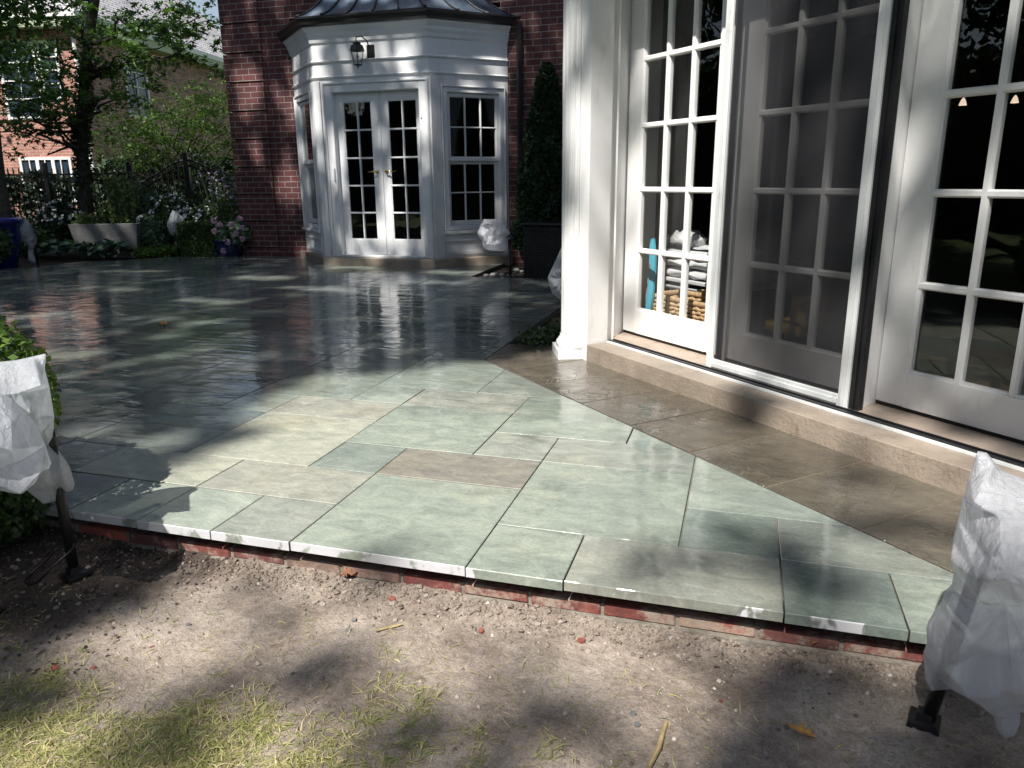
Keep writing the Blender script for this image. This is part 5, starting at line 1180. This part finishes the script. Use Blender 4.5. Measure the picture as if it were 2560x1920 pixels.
MB(NF).tube([(.06, -.08, ZE-.1), (.06, -.08, .1)], .05, 6).build('downspout', 'far_white', nb)
def far_window(F, a0, a1, z0, z1, d, cols_, rows_, side=False):
    m = MB(F); t_ = .07; 
    def bx(a, b, c_, e): 
        if side: m.box(d, d+.05, a, b, c_, e)
        else: m.box(a, b, d-.05, d, c_, e)
    bx(a0-t_, a0, z0-t_, z1+t_); bx(a1, a1+t_, z0-t_, z1+t_); bx(a0, a1, z1, z1+t_); bx(a0, a1, z0-t_, z0)
    for k in range(1, cols_): c_ = a0+(a1-a0)*k/cols_; bx(c_-(.05 if k % 2 == 0 else .015), c_+(.05 if k % 2 == 0 else .015), z0, z1)
    for k in range(1, rows_): c_ = z0+(z1-z0)*k/rows_; bx(a0, a1, c_-.015, c_+.0151) 
    w_ = m.build('window', 'far_white', nb); g_ = MB(F)
    if side: g_.box(d+.004, d+.010, a0, a1, z0, z1)
    else: g_.box(a0, a1, d-.010, d-.004, z0, z1)
    g_.build('pane', M['glass_far'], w_)
mg, nt, b = nmat('far_glass'); b.inputs['Base Color'].default_value = (.03, .045, .07, 1); b.inputs['Roughness'].default_value = .08; M['glass_far'] = mg
far_window(NF, -2.15, -1.2, 2.9, 4.75, 0, 2, 4); far_window(NF, -.95+-.05, -.55, 3.4, 4.75, 0, 1, 4)
far_window(NF, -2.05, -.65, -.1+.75, 1.75, 0, 6, 2); far_window(NF, -4.8, -3.6, 2.9, 4.75, 0, 2, 4); far_window(NF, -5.0, -3.4, .65, 1.75, 0, 6, 2)
far_window(NF, 2.2, 3.3, 3.1, 4.75, 0, 2, 4, True); far_window(NF, 9.2, 10.3, 3.5, 4.8, 0, 2, 2, True); far_window(NF, 5.8, 6.9, .6, 2.0, 0, 2, 2, True)

# ------------------------------------------------------------------ tall trees behind the camera that throw the dappled shade
LIT = [(-2.10, 2.50), (-2.26, 2.95), (-2.48, 3.45), (-2.45, 3.85), (-2.05, 4.15), (-1.75, 4.38), (-1.3, 4.62), (-1.0, 5.2), (.4, 4.3), (2.4, 2.6), (2.6, 1.5), (1.0, 1.62), (.66, 1.72), (.30, 1.75), (.06, 1.66), (-.10, 1.45), (-.2, 1.1), (-.3, .2), (-2.4, .2), (-1.95, .95), (-1.66, 1.30), (-1.78, 1.50), (-1.85, 1.75), (-2.4, 2.0)]
SPOTS = [(-.15, 2.12, .10, .09), (.23, 2.12, .13, .12), (.12, 2.33, .13, .06), (.47, 2.55, .12, .10), (-1.42, 1.64, .13, .10), (-.95, 1.45, .16, .08), (-.45, 1.52, .14, .08), (-.62, 1.2, .2, .07), (.35, 1.66, .26, .09), (.02, 1.70, .10, .04), (-.42, 1.32, .12, .07), (-1.2, 1.15, .18, .10), (.55, 3.05, .08, .08), (.10, 3.72, .12, .10), (-.95, 1.9, .10, .05), (-1.75, 1.05, .15, .1)]
FLECK = [(-4.27, 3.9, .55, .12), (-4.2, 4.6, .5, .08), (-4.5, 5.2, .5, .12), (-5.5, 7.8, .45, .2), (-4.85, 6.15, .35, .12), (-3.34, 7.86, .5, .18), (-2.04, 7.1, .35, .10), (-3.2, 8.75, .6, .22), (-2.9, 5.6, .3, .08), (-5.85, 5.1, .5, .15), (-4.24, 7.1, .5, .12), (-3.3, 4.1, .45, .08), (-5.0, 9.05, .5, .12), (-3.6, 3.45, .4, .08), (-9.95, 9.85, .14, .35), (-9.45, 10.0, .10, .45), (-9.15, 10.1, .07, .4), (-8.3, 10.3, .2, .1), (-9.7, 8.9, .15, .15), (-10.6, 12.6, .5, .3), (-8.7, 12.4, .4, .3), (-7.9, 11.2, .2, .2), (-6.6, 6.6, .4, .1), (-7.6, 8.0, .5, .12), (-1.95, 8.0, .3, .07), (-.16, 1.50, .17, .07)]
WALLL = [(-4.48, .55, .12, .48), (-4.65, .28, .42, .16), (-3.4, .30, .22, .14), (-6.62, 1.95, .22, .26), (-5.40, 2.45, .10, .40), (-7.15, 2.35, .16, .10), (-3.95, 1.5, .05, .55), (-5.05, .07, .35, .06), (-4.6, .2, .35, .14), (-3.45, 2.5, .10, .25), (-7.2, 3.2, .2, .25), (-6.5, 3.0, .2, .2), (-5.25, 1.1, .04, .5), (-4.75, 2.6, .12, .12), (-5.5, 1.6, .05, .5), (-4.3, 2.5, .25, .08), (-3.35, .4, .3, .08), (-4.35, 1.4, .03, .5), (-4.7, 3.5, .6, .3), (-3.6, 3.4, .3, .3)]
def mask(p):
    """how much leaf is kept where the sun ray through p lands (0 open, 1 dense)"""
    d = SDIR; t = -p.z/d.z; gx, gy = p.x+d.x*t, p.y+d.y*t
    e = 2.9; te = (e-(p.x+p.y)/Q2)/((d.x+d.y)/Q2); zz = p.z+d.z*te; ss = ((p.x-p.y)+(d.x-d.y)*te)/Q2
    if zz > .05 and ss > -4.3 and zz < 4.0:
        if ss < -3.0: return 0 if ss > -3.88 else (.75 if zz > 1.35 else (.25 if noise.noise(Vector((ss*6, zz*3, 1))) > .1 else 0))
        if zz > 2.5: return .5
        if ss < -2.1: return .2
        return .5
    wy = 9.5; tw = (wy-p.y)/d.y; wx, wz = p.x+d.x*tw, p.z+d.z*tw
    if wz > .02 and -7.6 < wx < -1.2 and wz < 6.5:
        for (x, z, a, b) in WALLL:
            if ((wx-x)/(a*1.3+.04))**2+((wz-z)/(b*1.2+.04))**2 < 1: return 0
        return .88 if wz < 3.3 else .6
    if wz > .02 and wx <= -7.6:                       # the garden and the house beyond
        if gy > 18.0: return 0
        for (x, y, a, b) in FLECK:
            if ((gx-x)/a)**2+((gy-y)/b)**2 < 1: return .05
        return .75 if gy < 12.5 else .35
    if inside(gx, gy, LIT):
        for (x, y, a, b) in SPOTS:
            if ((gx-x)/a)**2+((gy-y)/b)**2 < 1: return .8
        return 0
    for (x, y, a, b) in FLECK:
        if ((gx-x)/(a+.05))**2+((gy-y)/(b+.05))**2 < 1: return .02
    return 1
cand = []
H0 = 14.5; kx, ky = SDIR.x/SDIR.z, SDIR.y/SDIR.z
for _ in range(15500):
    gx, gy = rs.uniform(-14.5, 3.2), rs.uniform(.1, 17.5)
    if gx > -7 and gy > 13.6: continue
    z = H0+rs.uniform(-1.6, 1.6); p = Vector((gx+kx*z, gy+ky*z, z))
    for q in range(7):
        pp = p+Vector((rs.gauss(0, .16), rs.gauss(0, .16), rs.gauss(0, .10)))
        if rs.random() < mask(pp)*(.95 if noise.noise(Vector((pp.x*.9, pp.y*1.1, pp.z*.9))) < .42 else .35): cand.append(tuple(pp))
cand = np.array(cand); print('canopy leaves', len(cand))
specs = [('tall shade tree behind the camera whose crown dapples the terrace', cand[:, 0] > -7), ('tall shade tree behind the camera on the left, shading the back garden', cand[:, 0] <= -7)]
for lb, sel in specs:
    C_p = cand[sel]; ct_ = C_p.mean(0); tx, ty_ = min(ct_[0], -5.6), ct_[1]-1.5; ct_[0] = tx
    st = thing('shade_tree', lb, 'tree', (tx, ty_, -.2), 'tall shade trees behind the camera'); m = MB()
    m.tube([(tx, ty_, -.3), (tx+.1, ty_, 4), (tx-.1, ty_+.1, 8), (ct_[0], ct_[1], 12)], [.45, .34, .28, .15], 12, False)
    for k in range(0, len(C_p), max(1, len(C_p)//26)):
        p = C_p[k]
        z0_ = 8+rs.uniform(0, 3); q0 = Vector((tx, ty_+.1, z0_)); q1 = Vector((p[0], p[1], p[2]-.2))
        if min(mask(q0.lerp(q1, f_/8)) for f_ in range(1, 9)) < .75: continue
        limb(m, (tx, ty_+.1, z0_), (p[0], p[1], p[2]-.2), .05, .012, .3, 8, k)
    m.build('trunk', 'bark', st, smooth=True)
    scatter('crown', C_p, .17, 'diamond', 'leaf_shade', st, up=np.tile([-.125, -.589, .9], (len(C_p), 1)), tilt=.35, sizevar=.4)
# unseen trees added off to the left as a dark mass mirrored in the glass
for k, (x, y, r_) in enumerate(((-19, -3, 3.4), (-20, 3.5, 3.8), (-18, -9.5, 3.6), (-21, 9.5, 3.2), (-12, -13, 3.4))):
    t = thing('reflection_tree', ['broad unseen tree added on the left for the glass reflections', 'tallest unseen tree added on the left for the glass reflections', 'unseen tree added at the far rear left for the glass reflections', 'unseen tree added at the far left for the glass reflections', 'unseen tree added at the rear of the lawn for the glass reflections'][k], 'tree', (x, y, -.3))
    m = MB(); m.tube([(x, y, -.3), (x, y, 3), (x+.2, y, 7)], [.28, .2, .08], 10, False)
    for q in range(14):
        a = rs.uniform(0, 6.28); limb(m, (x, y, rs.uniform(2, 5)), (x+math.cos(a)*r_*.8, y+math.sin(a)*r_*.8, rs.uniform(4, 8)), .06, .015, .25, 7, q)
    m.build('trunk', 'bark', t, smooth=True)
    cl = [(x+rs.gauss(0, r_*.45), y+rs.gauss(0, r_*.45), rs.uniform(1.5, 8.6)) for _ in range(70)]
    P = blobs(cl, 7000, (.55, .55, .4)); scatter('crown', P, .30, 'diamond', 'leaf_dark', t, tilt=1)

for (lb, x0, x1, y0, y1, h) in (('unseen tall hedge added behind the camera to darken the glass reflections', -16, 14, -13, -11.6, 5.5), ('unseen tall hedge added on the left to darken the glass reflections', -16.5, -15, -11.5, 8, 3.4)):  # unseen hedges added so that the door glass reflects something dark
    t = thing('reflection_hedge', lb, 'hedge', ((x0+x1)/2, (y0+y1)/2, -.2)); MB().box(x0+.25, x1-.25, y0+.25, y1-.25, -.2, h-.3).build('branches', 'leaf_dark', t)
    n = 15000; P = np.stack([RNG.uniform(x0, x1, n), RNG.uniform(y0, y1, n), RNG.uniform(-.1, h, n)], 1); f = RNG.integers(0, 3, n)
    if x1-x0 > 5: P[f == 0, 1] = y1+RNG.normal(0, .08, (f == 0).sum())
    else: P[f == 0, 0] = x1+RNG.normal(0, .08, (f == 0).sum())
    P[f == 1, 2] = h+RNG.normal(0, .12, (f == 1).sum()); scatter('foliage', P, .22, 'broad', 'leaf_dark', t)
# ------------------------------------------------------------------ loose things on the ground
def gz(x, y): return soilz(x, y)
n = 26000; X = RNG.uniform(-3.2, 1.6, n); Y = RNG.uniform(.5, 1.945, n)
keep = RNG.uniform(0, 1, n) < (.15+.6*np.exp(-((1.93-Y)/.16)**2)+.25*(X > -.3)); X, Y = X[keep], Y[keep]
Z = np.array([gz(a, b) for a, b in zip(X, Y)])
P = np.stack([X, Y, Z-.0005], 1); S = .003+.011*RNG.uniform(0, 1, len(X))**6
structure(scatter('gravel', P, S, 'stone', 'gravel', up=np.tile([0, 0, 2.], (len(P), 1)), tilt=.4), 'stuff')
# bark mulch chips on the left
n = 5200; X = RNG.uniform(-3.0, -1.5, n); Y = RNG.uniform(1.0, 1.92, n); kk = (X-.55*Y) < -2.55+.28*RNG.normal(size=n); X, Y = X[kk], Y[kk]
P = np.stack([X, Y, [gz(a, b)+.004 for a, b in zip(X, Y)]], 1)
structure(scatter('mulch_chips', P, .005+.016*RNG.uniform(0, 1, len(P))**2.5, 'diamond', leafmat('chip_bark', (.03, .022, .018), (.16, .12, .09), 0, .9), up=np.tile([0, 0, 1.4], (len(P), 1)), tilt=.8), 'stuff')
n = 5500; X = RNG.uniform(-2.4, 1.4, n); Y = 1.935-np.abs(RNG.normal(0, .07, n)); P = np.stack([X, Y, [gz(a, b)+.001 for a, b in zip(X, Y)]], 1)
structure(scatter('soil_clods', P, .004+.014*RNG.uniform(0, 1, n)**4, 'stone', 'soil', up=np.tile([0, 0, 1.2], (n, 1)), tilt=.7), 'stuff')
# grass
def gmask(x, y):
    a = noise.noise(Vector((x*3.1, y*3.1, 2)))*.75+noise.noise(Vector((x*9, y*9, 4)))*.5
    d = (1.40-y)*2.4+.04-max(0, x+.36)*2.6-(.25 if -1.6 < x < -1.25 and y > 1.2 else 0)
    return a+d
gp = []; 
for _ in range(420000):
    x, y = rs.uniform(-2.6, .75), rs.uniform(.75, 1.72)
    mval = gmask(x, y)
    if rs.random() < max(.012, min(1, mval*.9+.02))*.5: gp.append((x, y, gz(x, y)))
gp = np.array(gp); sel = RNG.uniform(0, 1, len(gp)) < .6
def grass(P, nm, mat, sz):
    n = len(P); a = RNG.uniform(0, 2*math.pi, n); el = RNG.uniform(-.02, .75, n)**1.3 if False else np.abs(RNG.normal(.18, .3, n))
    yd = np.stack([np.cos(a), np.sin(a), el], 1)
    structure(scatter(nm, P, sz, 'blade', mat, up=np.tile([0, 0, 1.6], (n, 1)), tilt=.35, yawdir=yd*3, sizevar=.5), 'stuff')
print('grass', len(gp)); grass(gp[sel], 'grass', 'grass', .027); grass(gp[~sel], 'dry_grass', 'straw', .026)
def chip(name, lb, cat, x, y, size, mat, z=None, group=None):
    m = MB(); rr = random.Random(int(x*1000+y*77)); k = 6; pts = [(size*(.6+.5*rr.random())*math.cos(2*math.pi*i/k), size*(.5+.4*rr.random())*math.sin(2*math.pi*i/k)) for i in range(k)]
    m.prism(pts, -size*.15, size*.35); o = m.build(name, mat, bevel=size*.08); o.location = (x, y, (gz(x, y) if z is None else z)+size*.1); o.rotation_euler = (rr.uniform(-.2, .2), rr.uniform(-.2, .2), rr.uniform(0, 6)); return tag(o, lb, cat, group)
def onsoil(px, py):
    d = r2*((px-1280)/1888)-u2*((py-960)/1888)+fwd; t = (-.122-CAM_H)/d.z; return d.x*t, d.y*t
for px, py, sz, lb in ((1203, 1575, .013, 'bright red brick chip on the soil below the middle of the brick base'), (138, 1670, .016, 'pale red brick chip in the grass at the lower left'), (234, 1672, .009, 'small orange brick chip right of the pale red one at the lower left'), (380, 1613, .008, 'tiny red brick chip on bare soil at the lower left'), (980, 1497, .016, 'dusty red brick fragment on the soil near the base wall'), (1802, 1752, .008, 'tiny red brick chip on the shaded soil at the lower right'), (1455, 1596, .018, 'dark red brick fragment just below the bright red brick')):
    x, y = onsoil(px, py); chip('brick_chip', lb, 'brick chip', x, y, sz, 'redchip')
for k in range(26):
    px, py = rs.uniform(700, 2000), rs.uniform(1430, 1560)+0; x, y = onsoil(px, py); y = min(y, 1.90-rs.uniform(0, .1)); 
    chip('stone', 'small pale stone in the row of rubble along the foot of the brick base', 'stone', x, y, rs.uniform(.006, .015), 'rubble', group='rubble stones along the brick base')
for px, py, lb in ((140, 1519, 'grey stone in the dark mulch below the front left light'), (197, 1512, 'angular grey stone lying right of the first in the mulch'), (885, 1548, 'round grey stone on the bare soil left of centre'), (1593, 1810, 'whitish stone on the soil at the bottom right'), (470, 1560, 'grey stone beside the dark tree-shadow patch'), (870, 1572, 'small dark pointed stone on the bare soil left of centre'), (1583, 1784, 'dark lump of soil at the lower right')):
    x, y = onsoil(px, py); chip('stone', lb, 'stone', x, y, .012, 'concrete')
def leaf_obj(lb, x, y, z, size, mat, curl=.4, rz=0):
    m = MB(); n = 14; pr = [(0, 0), (.12, .05), (.3, .28), (.42, .16), (.55, .40), (.68, .16), (1.0, .04)]; vs = []; 
    for (u, v) in pr: vs += [(u*size, v*size, curl*size*((v*1.6)**2+.1*math.sin(u*5))), (u*size, -v*size, curl*size*((v*1.6)**2+.12*math.cos(u*6))), (u*size, 0, 0)]
    fs = []
    for k in range(len(pr)-1): fs += [(k*3, k*3+2, (k+1)*3+2, (k+1)*3), (k*3+2, k*3+1, (k+1)*3+1, (k+1)*3+2)]
    m.add(vs, fs); o = m.build('fallen_leaf', mat); o.location = (x, y, z); o.rotation_euler = (.1, -.15, rz)
    sm = o.modifiers.new('s', 'SOLIDIFY'); sm.thickness = .0008; return tag(o, lb, 'leaf')
x, y = onsoil(2040, 1848); leaf_obj('orange-brown fallen leaf on the shaded soil at the bottom right', x, y, gz(x, y)+.006, .062, 'goldleaf', .3, 2.9)
x, y = onsoil(850, 1450); leaf_obj('curled brown dead leaf at the foot of the brick base', x, y, gz(x, y)+.010, .06, 'deadleaf', 1.2, .3)
leaf_obj('upright crisp brown leaf hanging at the brick base on the right', onsoil(2025, 1600)[0], 1.93, -.10, .055, 'deadleaf', .8, 1.3)
leaf_obj('yellow fallen leaf lying on the wet terrace', -4.48, 4.92, .004, .10, 'goldleaf', .7, .4)
m = MB(); x, y = onsoil(1640, 1880); m.tube([(x-.01, y-.05, gz(x, y)+.006), (x+.005, y+.01, gz(x, y)+.012), (x+.013, y+.10, gz(x, y)+.008)], [.005, .006, .004], 7); tag(m.build('twig', 'twig'), 'straight tan twig on the soil at the bottom edge', 'twig')
x, y = onsoil(970, 1570); m = MB(); m.tube([(x-.03, y-.02, gz(x, y)+.004), (x+.03, y+.03, gz(x, y)+.005)], .003, 6); tag(m.build('twig', 'twig'), 'short straw-coloured twig on the bare soil left of centre', 'twig')
print('objects', len(bpy.data.objects))
